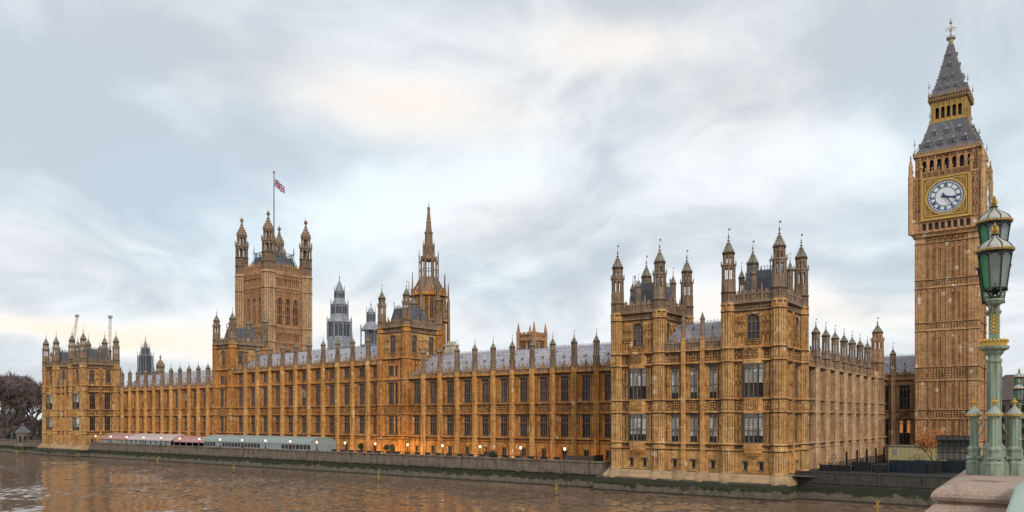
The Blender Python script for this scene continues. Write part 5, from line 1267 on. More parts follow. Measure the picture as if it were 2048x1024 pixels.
# cranes far behind
def crane(x,y,zt,lean,label):
    mb=MB(); base=Vector((0,0,0)); tip=RT*lean+Vector((0,0,zt)); n=16; s_=1.1
    cor=[Vector((a*s_,b*s_,0)) for a,b in((-1,-1),(1,-1),(1,1),(-1,1))]
    for c in cor: mb.tube(base+c,tip+c*.6,.16,.12,4)
    for i in range(n):
        p=base.lerp(tip,i/n); q=base.lerp(tip,(i+1)/n)
        for k in range(4): mb.tube(p+cor[k]*(1-.4*i/n),q+cor[(k+1)%4]*(1-.4*i/n),.08,None,3)
    mb.box(tip.x-1.7,tip.x+1.7,tip.y-1.2,tip.y+1.2,zt-1,zt+1.2)
    p=base.lerp(tip,.45); mb.box(p.x-1.2,p.x+1.6,p.y-1,p.y+1,p.z-.8,p.z+.8)
    mb.tube(tuple(tip),tuple(tip*.2-RT*15+Vector((0,0,zt*.1))),.07,None,3)
    o=link('tower_crane',mb.mesh('tower_crane',['crane_paint']),None,(x,y,4)); tag(o,label,'crane','construction cranes far behind the palace')
M['crane_paint']=plain('crane_paint',(.42,.36,.34),.6)
M['crane_red']=plain('crane_red',(.5,.25,.17),.6)
def at(xp,Y):
    t_=(xp-1057.83)/FPX; 
    c,s=math.cos(TH),math.sin(TH)
    # depth = cos*W + sin*S ; right = sin*W - cos*S
    S=Y*(s-t_*c)/(c+t_*s); return -S
for (px,pt,Yd,ln,lb) in((124,632,330,9,'leaning lattice crane jib left of the far corner block turrets'),(217,634,330,1.0,'upright lattice crane jib right of the far corner block turrets')):
    X=at(px,Yd); dep=math.cos(TH)*Yd+math.sin(TH)*(-X); zt=CZ+(838.86-pt)*dep/FPX-4; crane(X,Yd,zt,ln*1.6,lb)
# ================================================================ RIVER WALL / TERRACE
tw=thing('river_wall','long mossy stone river wall with parapet and lamp piers along the palace terrace','wall',(-174,PY,0))
YW=PY+.8
mb=MB(); x0,x1=-274.5,-73.0
for z0,z1,ya,yb in((-1.5,1.9,YW-1.3,YW-.55),(1.9,2.35,YW-.55,YW-.35)): mb.face([(x0,ya,z0),(x1,ya,z0),(x1,yb,z1),(x0,yb,z1)])
mb.box(x0,x1,YW-.6,YW+.4,2.35,2.6); mb.box(x0,x1,YW-.05,YW+.35,2.6,4.55); mb.box(x0,x1,YW-.25,YW+.5,4.55,4.85)
n=int((x1-x0)/10.45*2)+2
for i in range(n):
    x=-270.46+i*5.225
    if x>x1-1: break
    wd=.55 if i%2==0 else .28
    mb.box(x-wd,x+wd,YW-.28,YW+.3,2.6,4.56)
    if i%2==0: mb.box(x-wd-.1,x+wd+.1,YW-.5,YW+.6,4.56,4.95); mb.box(x-.6,x+.6,YW-.7,YW,1.9,2.6)
wlink('wall_stonework',mb.mesh('wall_stonework',['river_wall']),tw)
# pavilion footings and the wall north + south of the palace
def footing(xa,xb,label):
    t=thing('river_wall',label,'wall',((xa+xb)/2,PY-3,0)); mb=MB()
    ya=PY-2.95
    mb.face([(xa-.3,ya,-1.5),(xb+.3,ya,-1.5),(xb+.15,ya+.15,1.5),(xa-.15,ya+.15,1.5)]); mb.face([(xa-.15,ya+.15,1.5),(xb+.15,ya+.15,1.5),(xb,ya+.9,2.5),(xa,ya+.9,2.5)])
    mb.face([(xb+.3,ya,-1.5),(xb+.3,PB,-1.5),(xb+.15,PB,1.5),(xb+.15,ya+.15,1.5)]); mb.face([(xb+.15,ya+.15,1.5),(xb+.15,PB,1.5),(xb,PB,2.5),(xb,ya+.9,2.5)]); mb.face([(xa-.3,PB,-1.5),(xa-.3,ya,-1.5),(xa-.15,ya+.15,1.5),(xa-.15,PB,1.5)]); mb.face([(xa-.15,PB,1.5),(xa-.15,ya+.15,1.5),(xa,ya+.9,2.5),(xa,PB,2.5)])
    mb.face([(xa,ya+.9,2.5),(xb,ya+.9,2.5),(xb,PB,2.5),(xa,PB,2.5)])
    wlink('footing',mb.mesh('footing',['river_wall']),t)
footing(-73.5,-39.4,'algae stained stone footing under the big twin towered corner block at the water')
footing(-73.5-235.93,-39.4-235.93,'far stone footing at the water under the distant corner block')
tn2=thing('river_wall','dark mossy embankment wall on the right between the corner block and the bridge','wall',(-20,124,0)); mb=MB()
YE=124.4
for z0,z1,ya,yb in((-1.5,1.2,YE-1.6,YE-1.2),(1.2,1.3,YE-1.2,YE-.5),(1.3,2.6,YE-.5,YE-.3)): mb.face([(-39.6,ya,z0),(40,ya,z0),(40,yb,z1),(-39.6,yb,z1)])
mb.box(-39.8,40,YE-.45,YE+.2,2.6,2.85); mb.box(-39.8,40,YE-.1,YE+.2,2.85,4.2); mb.box(-39.8,40,YE-.2,YE+.35,4.2,4.4)
for i in range(12): mb.box(-33.5+i*6,-33.2+i*6,YE-.25,YE,2.85,4.2)
wlink('wall_stonework',mb.mesh('wall_stonework',['river_wall_dark']),tn2)
ts=thing('river_wall','low distant embankment wall running left from the far corner block past the kiosk','wall',(-400,122,0)); mb=MB()
for z0,z1,ya,yb in((-1.5,2.2,121.2,121.9),): mb.face([(-700,ya,z0),(-311,ya,z0),(-311,yb,z1),(-700,yb,z1)])
mb.box(-700,-311,121.6,122.6,2.2,4.4); mb.box(-700,-311,121.4,122.8,4.4,4.7)
wlink('wall_stonework',mb.mesh('wall_stonework',['river_wall']),ts)
kx=at(43,121.5)
k=thing('stone_kiosk','small octagonal stone lookout with a pointed roof on the far river wall beside bare trees','kiosk',(kx,122,3)); mb=MB()
mb.lathe(0,0,[(3.6,-3.5),(2.6,0),(2.3,.2),(2.2,4.2),(2.6,4.3),(2.6,4.6)],8)
link('kiosk_wall',mb.mesh('kiosk_wall',['river_wall']),k)
mb=MB(); mb.lathe(0,0,[(2.7,4.6),(1.6,5.8),(.5,6.9),(.3,7.2),(.45,7.5),(0,8.2)],8); link('kiosk_roof',mb.mesh('kiosk_roof',['roof_dark']),k)
mb=MB(); 
for i in range(8):
    a=i*pi/4; e=Vector((math.cos(a),math.sin(a),0)); t_=Vector((-e.y,e.x,0)); c=e*2.12
    mb.face([tuple(c+t_*q+Vector((0,0,z))) for q,z in((-.45,.9),(.45,.9),(.45,3.0),(0,3.6),(-.45,3.0))])
link('kiosk_openings',mb.mesh('kiosk_openings',['iron_black']),k)
# slipway ramp beside the kiosk
# ---------------------------------------------------------------- ground, terrace, water
def f_ground(t,b):
    p=pos(t); g=t.noise(p,.25,6,.65); t.set(b.inputs['Base Color'],t.mix(g,(.05,.055,.03),(.09,.085,.06)))
M['ground']=mat('ground',f_ground,.95); M['paving']=plain('paving',(.20,.17,.14),.85,sc=1.5); M['asphalt']=plain('asphalt',(.022,.022,.022),.9,sc=2)
mb=MB(); mb.face([(-6000,YE+.2,3.55),(6000,YE+.2,3.55),(6000,9000,3.55),(-6000,9000,3.55)]); struct('ground',mb,['ground'])
mb=MB(); mb.face([(-310,YW+.4,3.62),(-36.5,YW+.4,3.62),(-36.5,Y0+1,3.62),(-310,Y0+1,3.62)]); struct('terrace_paving',mb,['paving'])
mb=MB(); mb.face([(-40,YE+.3,4.0),(60,YE+.3,4.0),(60,215,4.0),(-40,215,4.0)]); mb.face([(-40,YE+.3,3.3),(60,YE+.3,3.3),(60,YE+.3,4.0),(-40,YE+.3,4.0)]); struct('yard_ground',mb,['asphalt'])
def f_water(t,b):
    p=pos(t); x,y,z=t.sep(p)
    r_=t.math('ADD',t.math('MULTIPLY',x,.80),t.math('MULTIPLY',y,.60)); d_=t.math('ADD',t.math('MULTIPLY',x,-.60),t.math('MULTIPLY',y,.80))
    def tilt(sr,sd_,amp,det,off):
        n=t.new('ShaderNodeTexNoise'); t.set(n.inputs['Vector'],t.comb(t.math('MULTIPLY',r_,sr),t.math('MULTIPLY',d_,sd_),off)); n.inputs['Scale'].default_value=1; n.inputs['Detail'].default_value=det; n.inputs['Roughness'].default_value=.6; n.inputs['Distortion'].default_value=.5
        v=t.vmath('SCALE',t.vmath('SUBTRACT',n.outputs['Color'],(.5,.5,.5)).outputs[0]); v.inputs[3].default_value=amp
        return v.outputs[0]
    am=t.ramp(t.noise(p,.022,3,.5),(.40,.62,.35,1.25))
    v1=tilt(.75,.42,.40,4,0.0); v2=tilt(.10,.07,.11,2,5.0)
    sc_=t.vmath('SCALE',v1); t.set(sc_.inputs[3],am)
    v=t.vmath('ADD',sc_.outputs[0],v2).outputs[0]
    vx,vy,vz=t.sep(v)
    nn=t.vmath('NORMALIZE',t.comb(vx,vy,1.0)).outputs[0]
    t.l.new(nn,b.inputs['Normal'])
    g=t.noise(p,.05,4,.6); t.set(b.inputs['Base Color'],t.mix(g,(.27,.17,.105),(.19,.115,.07)))
    b.inputs['IOR'].default_value=1.34
M['water']=mat('water',f_water,.07,0,.75)
mb=MB(); mb.face([(-6000,-3000,0),(6000,-3000,0),(6000,YE+.3,0),(-6000,YE+.3,0)]); struct('river_water',mb,['water'])
# ================================================================ terrace things
def terrace_lamp():
    o=thing('terrace_lamp','glowing globe lamp on a black iron post on the terrace wall','lamp',(0,0,4.95),'globe lamps along the terrace wall')
    mb=MB(); mb.lathe(0,0,[(.3,0),(.28,.15),(.12,.25),(.09,.6),(.13,.7),(.07,.8),(.06,1.55),(.14,1.6),(.16,1.68)],8); link('post',mb.mesh('post',['iron_black']),o)
    mb=MB(); mb.lathe(0,0,[(.12,1.66),(.21,1.76),(.26,1.93),(.22,2.12),(.16,2.27)],10); link('globe',mb.mesh('globe',['globe']),o)
    mb=MB(); mb.lathe(0,0,[(.18,2.27),(.06,2.4),(.1,2.5),(0,2.7)],8); link('finial',mb.mesh('finial',['iron_black']),o)
    return o
lp=terrace_lamp()
words=['under the far end of the pink marquee','before the pink end of the white marquee','before the middle of the white roofed marquee','before the near half of the white roofed marquee','before the pink gable of the white marquee','before the open sided pink marquee','where the pink and grey marquees meet','before the far end of the grey glazed marquee','before the glazed marquee, second from its far end','before the middle of the glazed marquee','before the pale blank panels of the glazed marquee','before the rounded gable of the glazed marquee','just right of the glazed marquee','left of the arched doorway','right of the arched doorway in the orange floodlight','one bay left of the round shrub','beside the green shrub on the terrace','before a basement window with two lit lights','beside the low brown screen near the corner block']
for i in range(19):
    x=-(270.46-10.45*i); o=lp if i==0 else copy_tree(lp)
    o.location=(x,YW+.15,4.95); o['label']='globe lamp on black post '+words[i]
    if i>0: o['category']='lamp'
# floodlights at the foot of the wall either side of the arched door
def floodlight(x,energy,label):
    mb=MB(); mb.box(-.35,.35,-.25,.1,0,.35); mb.box(-.3,.3,.1,.14,.05,.32); mb.box(-.05,.05,-.1,.05,-.1,0)
    o=link('floodlight',mb.mesh('floodlight',['iron_black']),None,(x,Y0-4.8,3.72)); tag(o,label,'floodlight','floodlights on the terrace floor')
    ld=bpy.data.lights.new('flood_beam','SPOT'); ld.energy=energy; ld.color=(1,.55,.14); ld.spot_size=R(125); ld.spot_blend=.9; ld.shadow_soft_size=.3
    l_=bpy.data.objects.new('flood_beam',ld); COL.objects.link(l_); l_.location=(x,Y0-4.6,4.1); l_.rotation_euler=Vector((0,-.9,-.42)).to_track_quat('Z','Y').to_euler()
fx=[-82,-93,-103,-113,-123,-131,-137.5,-145,-153,-163]
en=[200,200,220,240,350,850,1300,700,280,150]
ww=['below the wing window nearest the corner block','in the second stretch from the corner block','beside the low screen on the terrace','under the wing by the green shrub','beside the round shrub','right of the arched door','just right of the arched doorway','just left of the arched doorway','between the marquee and the doorway','beside the glazed marquee gable']
for x,e,w_ in zip(fx,en,ww): floodlight(x,e,'small black floodlight '+w_)
# arched door
t=thing('arched_doorway','dark pointed arched doorway in the foot of the river tower lit by orange light','doorway',(-140.3,Y0-.4,3.6)); mb=MB()
mb.box(-1.6,1.6,-.35,0,0,3.6,0)
mb2=MB(); n=10; pts=[(-1.05,0)]+[(-1.05*math.cos(a*pi/2/n)**.9,1.7+1.25*math.sin(a*pi/2/n)) for a in range(n+1)]+[(1.05*math.cos(a*pi/2/n)**.9,1.7+1.25*math.sin(a*pi/2/n)) for a in range(n-1,-1,-1)]+[(1.05,0)]
link('surround',mb.mesh('surround',['stone_warm']),t); mb2.face([(a,-.37,b) for a,b in pts]); link('door_leaf',mb2.mesh('door_leaf',['iron_black']),t)
# marquees
def marq(name,label,S0,S1,ya,yb,ze,zr,kind,m_roof,m_roof2=None,barrel=False):
    x0,x1=-S0,-S1; t=thing(name,label,'marquee',((x0+x1)/2,(ya+yb)/2,3.65)); ym=(ya+yb)/2
    n=max(2,int((x1-x0)/3.0)); dx=(x1-x0)/n; rf=MB(); fr=MB(); wl=MB()
    def prof(k,N=8):
        if barrel: a=pi*k/N; return (ym-(ym-ya+.15)*math.cos(a), ze+(zr-ze)*math.sin(a)**.8)
        return [(ya-.2,ze),(ya+.6,ze+.75),(ym,zr),(yb-.6,ze+.75),(yb+.2,ze)][k]
    N=8 if barrel else 4
    for i in range(n):
        mi=0 if (m_roof2 is None or (i/n)<.38) else 1
        for k in range(N):
            (y1_,z1_),(y2_,z2_)=prof(k),prof(k+1); xa=x0+i*dx; xb=xa+dx
            rf.face([(xa,y1_,z1_),(xb,y1_,z1_),(xb,y2_,z2_),(xa,y2_,z2_)],mi)
            fr.tube((xa,y1_,z1_),(xa,y2_,z2_),.06,None,4)
        if kind=='glazed': 
            xa=x0+i*dx
            fr.box(xa-.06,xa+.06,ya-.02,ya+.1,3.65,ze); fr.box(xa,xa+dx,ya-.03,ya+.08,ze-.25,ze); fr.box(xa,xa+dx,ya-.03,ya+.08,4.75,4.9); fr.box(xa+dx/2-.04,xa+dx/2+.04,ya-.02,ya+.08,3.65,ze)
            wl.face([(xa,ya+.05,3.65),(xa+dx,ya+.05,3.65),(xa+dx,ya+.05,ze),(xa,ya+.05,ze)],1 if .56<i/n<.7 or i in(2,) else 0)
        elif kind=='curtain':
            xa=x0+i*dx; wl.face([(xa,ya+.05,3.65),(xa+dx*.72,ya+.05,3.65),(xa+dx*.72,ya+.05,ze),(xa,ya+.05,ze)],1); fr.box(xa-.05,xa+.05,ya-.02,ya+.08,3.65,ze)
            rf.face([(xa,ya-.22,ze-.32+.06*(i%2)),(xa+dx,ya-.22,ze-.32+.06*(i%2)),(xa+dx,ya-.2,ze),(xa,ya-.2,ze)],mi)
        else:
            xa=x0+i*dx; fr.box(xa-.05,xa+.05,ya-.02,ya+.08,3.65,ze); rf.face([(xa,ya-.22,ze-.25),(xa+dx,ya-.22,ze-.25),(xa+dx,ya-.2,ze),(xa,ya-.2,ze)],mi)
    # north gable
    g=[(x1,prof(k)[0],prof(k)[1]) for k in range(N+1)]
    rf.face(g,0)
    wl.face([(x1,ya,3.65),(x1,yb,3.65),(x1,yb,ze),(x1,ya,ze)],1 if kind=='glazed' else 0)
    if kind=='glazed':
        for q in range(9): yy=ya+(yb-ya)*q/8; fr.box(x1-.03,x1+.06,yy-.05,yy+.05,3.65,ze+(zr-ze)*max(0,math.sin(pi*q/8))**.8)
        fr.box(x1-.03,x1+.05,ya,yb,ze-.1,ze+.08)
    wl.face([(x0,yb,3.65),(x1,yb,3.65),(x1,yb,ze),(x0,yb,ze)],0); wl.box(x0+.3,x1-.3,ya+1.2,ya+2.4,3.66,4.4,2)
    link('roof_canvas',rf.mesh('roof_canvas',[m_roof,m_roof2 or m_roof]),t,(-t.location.x,-t.location.y,-t.location.z))
    link('frame',fr.mesh('frame',['white_frame']),t,(-t.location.x,-t.location.y,-t.location.z)); link('side_walls',wl.mesh('side_walls',['glass','canvas_grey','iron_black']),t,(-t.location.x,-t.location.y,-t.location.z))
M['canvas_pink']=plain('canvas_pink',(.50,.25,.23),.7,var=.15,sc=.8); M['canvas_white']=plain('canvas_white',(.58,.45,.43),.7,var=.15,sc=.8); M['canvas_grey']=plain('canvas_grey',(.33,.40,.385),.6,var=.35,sc=.8)
marq('marquee','white roofed marquee with pink ends on the terrace at the far side',272,226.5,124.4,132.2,6.2,7.9,'curtain','canvas_pink','canvas_white')
marq('marquee','open sided pink marquee between the white one and the grey glazed one',226.3,209.5,124.9,131.5,5.95,7.4,'open','canvas_pink')
marq('marquee','long grey white glazed marquee with rounded roof on the terrace',209.2,160.8,124.4,132.4,6.3,8.0,'glazed','canvas_grey',None,True)
# terrace railing, shrubs, screen
M['leaf_dark']=plain('leaf_dark',(.035,.055,.02),.7,var=.6,sc=8); M['pot']=plain('pot',(.16,.13,.10),.8)
def leaf_blob(mb,c,r,n,s,rg,mi=0,flat=1.0):
    for _ in range(n):
        v=Vector((rg.gauss(0,1),rg.gauss(0,1),rg.gauss(0,1))).normalized()*r*rg.uniform(.55,1.05)
        v.z*=flat; p=Vector(c)+v; a=Vector((rg.uniform(-1,1),rg.uniform(-1,1),rg.uniform(-1,1))).normalized()*s*rg.uniform(.6,1.3); b=a.orthogonal().normalized()*s*.6
        mb.face([tuple(p-a),tuple(p+b),tuple(p+a),tuple(p-b)],mi)
rg=random.Random(3)
def shrub(x,y,r,h,label,topiary=True):
    t=thing('terrace_shrub',label,'shrub',(x,y,3.62)); mb=MB(); mb.lathe(0,0,[(.3,0),(.4,.55),(.44,.6)],10); link('plant_pot',mb.mesh('plant_pot',['pot']),t)
    mb=MB(); mb.tube((0,0,.5),(0,0,h-r*.6),.05,.04,5); link('stem',mb.mesh('stem',['pot']),t)
    mb=MB(); leaf_blob(mb,(0,0,h),r,700,.09,rg,0,1 if topiary else .8); mb.lathe(0,0,[(.02,h-r*.7),(r*.6,h-r*.3),(r*.6,h+r*.2),(.02,h+r*.7)],8); link('foliage',mb.mesh('foliage',['leaf_dark']),t)
shrub(at(723,131),130.8,.75,2.2,'dark round clipped shrub in a pot by the two small basement windows')
shrub(at(775,131),130.8,.75,2.1,'dark round clipped shrub in a pot just left of the arched doorway')
shrub(at(985,126),126,1.15,1.6,'loose green bushy shrub standing behind the terrace wall',False)
mb=MB()
for i in range(75):
    x=-157+i*1.1
    if x>-73: break
    mb.box(x-.03,x+.03,127.9,127.96,3.62,4.95)
mb.box(-157,-73,127.88,127.98,4.9,5.0); mb.box(-157,-73,127.9,127.96,4.3,4.36)
for i in range(26):
    x=-155+i*3.2; mb.box(x,x+1.5,125.6,126.5,4.25,4.35); mb.box(x+.1,x+.2,125.8,125.9,3.62,4.3); mb.box(x+1.3,x+1.4,125.8,125.9,3.62,4.3); mb.box(x,x+1.5,126.45,126.52,4.35,5.0)
mb2=MB()
o=link('terrace_railing',mb.mesh('terrace_railing',['iron_black']),None,(0,0,0)); tag(o,'low black railing and benches running behind the terrace wall','railing')
mb=MB(); mb.box(-84,-77.5,124.5,124.6,3.62,5.6); mb.box(-77.5,-77.4,124.5,128,3.62,5.75)
M['screen']=plain('screen',(.10,.065,.05),.8); o=link('terrace_screen',mb.mesh('terrace_screen',['screen']),None,(0,0,0)); tag(o,'low brown canvas screen on the terrace close to the corner block','screen')
# drainpipe at the corner
mb=MB(); mb.tube((-74.6,Y0-.25,3.6),(-74.6,Y0-.25,22),.14,None,6); o=link('drainpipe',mb.mesh('drainpipe',['iron_black']),None); tag(o,'tall dark drainpipe on the long wing beside the big corner block','drainpipe')
# river markers
M['marker_paint']=plain('marker_paint',(.42,.25,.06),.6,var=.5,sc=8)
def marker():
    t=thing('river_marker','yellow cross topped marker post','marker post',(0,0,0),'yellow marker posts in the river'); mb=MB()
    mb.lathe(0,0,[(.13,.0),(.12,1.1),(.09,1.2)],8); 
    for a in(R(35),R(-35)): e=Vector((math.sin(a),0,math.cos(a))); c=Vector((0,0,1.45)); r_=RT*e.x; v=Vector((r_.x,r_.y,e.z))*.5; mb.tube(c-v,c+v,.06,None,5)
    mb.tube((0,0,1.1),(0,0,2.05),.06,.04,5); v=RT*.42; mb.tube(Vector((0,0,1.2))-v,Vector((0,0,1.2))+v,.05,None,5)
    link('post',mb.mesh('post',['marker_paint']),t)
    mb=MB(); mb.lathe(0,0,[(.5,-.2),(.55,.05),(.3,.16)],10); link('float_base',mb.mesh('float_base',['iron_black']),t)
    return t
mk=marker()
spots=[(-299.5,109.3,'small pale marker post in the water below the far kiosk'),(-264.4,114.1,'marker post in the water below the far corner block'),(-210.4,111.4,'pale yellow marker post in the water below the open sided pink marquee'),(-165.3,105.8,'orange yellow marker post in the water below the glazed marquee'),(-117.9,107.9,'orange yellow marker post in the water below the arched doorway'),(-72.75,105.5,'yellow cross topped marker post in the water left of the big corner block'),(-23.2,104.5,'yellow cross marker at the bottom edge near the bridge pier')]
for i,(x,y,l) in enumerate(spots):
    o=mk if i==0 else copy_tree(mk); o.location=(x,y,0); o['label']=l; o['category']='marker post'
    o.scale=(.9,.9,1.0) if i!=6 else (1.35,1.35,1.3)
# ================================================================ yard on the right
M['hut_paint']=plain('hut_paint',(.47,.41,.20),.7,var=.15,sc=.6); M['hoard_blue']=plain('hoard_blue',(.010,.018,.030),.45,var=.5,sc=.5); M['hoard_dark']=plain('hoard_dark',(.02,.02,.022),.6,var=.5,sc=.5)
M['scaf_sheet']=plain('scaf_sheet',(.10,.09,.085),.7,var=.5,sc=.5); M['scaf_pale']=plain('scaf_pale',(.22,.20,.16),.7,var=.4,sc=.4)
hy=165; hx0,hx1=at(1777,hy),at(1882,hy)
t=thing('site_cabin','pale yellow flat roofed site cabin with a small blue window below the clock tower','cabin',((hx0+hx1)/2,hy,4)); W_=(hx1-hx0)/2
mb=MB(); mb.box(-W_,W_,0,6,0,3.2); 
for i in range(12): mb.box(-W_+i*W_/6,-W_+i*W_/6+.04,-.04,0,.1,3.1)
link('cabin_wall',mb.mesh('cabin_wall',['hut_paint']),t); mb=MB(); mb.box(-W_-.15,W_+.15,-.15,6.1,3.2,3.38); link('cabin_roof',mb.mesh('cabin_roof',['scaf_pale']),t)
mb=MB(); mb.box(-W_+.85,-W_+1.75,-.06,0,1.6,2.7); link('window',mb.mesh('cabin_window',['glass_blind']),t)
mb=MB(); mb.path([(-W_+3.2,-.8,.3),(-W_+4.9,-.8,1.7),(-W_+6.6,-.8,1.7)],.04,4)
for x in(3.2,4.9,5.7,6.6): mb.tube((-W_+x,-.8,0),(-W_+x,-.8,(.3 if x<4 else 1.7)),.04,None,4)
mb.tube((-W_+4.9,-.8,1.2),(-W_+6.6,-.8,1.2),.03,None,4); mb.box(-W_+4.9,-W_+6.6,-.8,-.05,.65,.72); link('entrance_steps',mb.mesh('entrance_steps',['iron_black']),t)
h0,h1=at(1778,136),at(1852,136)
mb=MB(); mb.box(h0,h1,136,136.2,4,5.95); 
for i in range(5): mb.box(h0+i*(h1-h0)/5,h0+i*(h1-h0)/5+.08,135.93,136,4,6.0)
o=link('site_hoarding',mb.mesh('site_hoarding',['hoard_blue']),None); tag(o,'dark blue sheeted hoarding behind the embankment wall below the yellow cabin','hoarding')
h2,h3=at(1852,137),at(1882,137)
mb=MB(); mb.box(h2+.05,h3,137,137.2,4,6.0); mb.box(h2+.3,h2+1.2,136.4,136.9,4,5.6); o=link('site_hoarding',mb.mesh('site_hoarding',['hoard_dark']),None); tag(o,'black hoarding behind the embankment wall under the orange leaved tree','hoarding')
for (xa,xb,yy,zt,lb) in((1640,1700,133,5.0,'low black site barrier behind the embankment wall beside the corner block'),(1704,1742,136,5.5,'black sheeted hoarding panel in the yard, left of the blue one'),(1745,1776,134,5.2,'dark low hoarding panel directly left of the blue sheeted hoarding')):
    ma=MB(); A_,B_=at(xa,yy),at(xb,yy); ma.box(A_,B_,yy,yy+.2,4,zt); n_=max(2,int(abs(B_-A_)/1.2))
    for i in range(n_+1): ma.box(A_+(B_-A_)*i/n_-.05,A_+(B_-A_)*i/n_+.05,yy-.08,yy,4,zt+.35)
    ma.box(A_+.5,A_+1.6,yy-.9,yy-.1,4,4.75); o=link('site_hoarding',ma.mesh('site_hoarding',['hoard_dark']),None); tag(o,lb,'hoarding')
hs0,hs1=at(1880,140),at(1945,140)
t=thing('scaffold','grey scaffold frame with blue sheeting against the base of the clock tower','scaffold',((hs0+hs1)/2,140,4)); w_=(hs1-hs0)/2+.6; mb=MB()
for i in range(8):
    x=-w_+i*w_*2/7
    for yy in(0,1.6): mb.tube((x,yy,0),(x,yy,5.9),.03,None,5)
for z in(1.2,2.1,3.2,4.3,5.2,5.9):
    for yy in(0,1.6): mb.tube((-w_,yy,z),(w_,yy,z),.03,None,5)
link('poles',mb.mesh('poles',['iron_black']),t); mb=MB(); mb.box(-w_,w_,.1,.16,0,1.9); link('blue_sheet',mb.mesh('blue_sheet',['hoard_blue']),t)
mb=MB(); mb.box(-w_,w_,1.7,1.8,2.1,5.2,0); mb.box(-w_,w_,.05,1.9,5.2,5.9,1); mb.box(-w_,w_,0,1.6,2.0,2.1,1); link('decking',mb.mesh('decking',['scaf_pale','scaf_sheet']),t)
# low railings along the north front
mb=MB(); 
for i in range(30): y_=136+i*1.9; mb.box(-36.1,-36.0,y_-.05,y_+.05,4,5.5)
mb.box(-36.12,-35.98,136,192,5.4,5.5); mb.box(-36.1,-36.0,136,192,4.6,4.65)
for i in range(7): y_=140+i*7; mb.box(-36.2,-35.9,y_-.12,y_+.12,4,7.0)
o=link('yard_railing',mb.mesh('yard_railing',['iron_black']),None); tag(o,'black iron railing with taller posts along the foot of the brownish side wing','railing')
mb=MB(); mb.box(-37.4,-37.0,134,190,3.9,5.3); o=link('yard_wall',mb.mesh('yard_wall',['stone_weathered']),None); tag(o,'low dark stone wall behind the yard railing','wall')
mb=MB(); mb.tube((0,0,0),(0,0,2.3),.06,None,6); mb.path([(0,0,2.3),(.15,-.2,2.7),(.5,-.5,2.8),(.7,-.6,2.5)],.05,5); mb.lathe(.75,-.62,[(.05,2.4),(.2,2.1)],8)
o=link('yard_lamp',mb.mesh('yard_lamp',['iron_black']),None,(-36.6,133.2,4)); tag(o,'black swan neck lamp by the right corner of the big corner block','lamp')
# ================================================================ trees
M['bark']=plain('bark',(.10,.08,.068),.9,sc=4); M['twig_purple']=plain('twig_purple',(.20,.145,.135),.9,var=.5,sc=.3); M['twig_brown']=plain('twig_brown',(.23,.16,.11),.9,var=.5,sc=.3)
M['leaf_orange']=plain('leaf_orange',(.55,.19,.05),.8,var=.5,sc=2)
def grow(mb,p,d,L,r,dep,rg,tips,spread=.55):
    q=p+d*L; mb.tube(p,q,r,r*.68,5 if dep>2 else 3)
    if dep==0: tips.append((q,d)); return
    for k in range(rg.choice((2,3,3)) if dep>1 else 3):
        nd=(d+Vector((rg.gauss(0,spread),rg.gauss(0,spread),rg.gauss(.12,spread*.6)))).normalized()
        grow(mb,q,nd,L*rg.uniform(.62,.86),r*.62,dep-1,rg,tips,spread)
def bare_tree(seed,H,twmat,ntw=9,tw=.035):
    rg=random.Random(seed); tr=MB(); cr=MB(); tips=[]
    grow(tr,Vector((0,0,0)),Vector((0,0,1)),H*.22,H*.022,5,rg,tips)
    for (p,d) in tips:
        for k in range(ntw):
            nd=(d*.6+Vector((rg.gauss(0,.7),rg.gauss(0,.7),rg.gauss(.1,.6)))).normalized(); L=H*rg.uniform(.04,.1); s=nd.orthogonal().normalized()*tw
            m_=p+nd*L*.5+Vector((rg.gauss(0,.15),rg.gauss(0,.15),rg.gauss(0,.15)))
            cr.face([tuple(p-s),tuple(p+s),tuple(m_+s*.8),tuple(m_-s*.8)]); cr.face([tuple(m_-s*.8),tuple(m_+s*.8),tuple(p+nd*L)])
    return tr.mesh('trunk',['bark']),cr.mesh('crown',[twmat])
tv=[bare_tree(11,24,'twig_purple',12,.075),bare_tree(12,24,'twig_purple',12,.075),bare_tree(13,22,'twig_brown',12,.075)]
tl=[]
rg=random.Random(5)
desc=['bare dark brown plane tree at the left edge of the picture','bare purple brown tree just beside the far corner block','bare tree behind the kiosk','bare tree with a tall rounded crown left of the kiosk','bare low spreading tree beside the river wall','bare brown tree with greenish tint above the kiosk','bare tree standing behind the others near the corner block','tall bare tree in the second row at the left edge','bare tree in the back row, its crown on the skyline','slim bare tree between kiosk and corner block','bare tree deep in the row right of the kiosk roof','bare tree at the far left behind the wall']
tp=[(8,150),(76,150),(48,142),(28,146),(15,135),(52,160),(70,175),(4,172),(30,190),(62,138),(42,175),(20,160)]
for i,((px,yy),ds) in enumerate(zip(tp,desc)):
    tm,cm=tv[i%3]; X=at(px,yy)+rg.uniform(-2,2); o=thing('bare_tree',ds,'tree',(X,yy,3.5),'bare trees left of the palace'); link('trunk',tm,o); link('crown',cm,o)
    s=rg.uniform(1.05,1.3) if yy<165 else 1.35; dep=math.cos(TH)*yy+math.sin(TH)*-X; zt=CZ+(838.86-(757+px*.22))*dep/FPX-3.5
    o.scale=(s*1.25,s*1.25,zt/17.0); o.rotation_euler.z=rg.uniform(0,6)
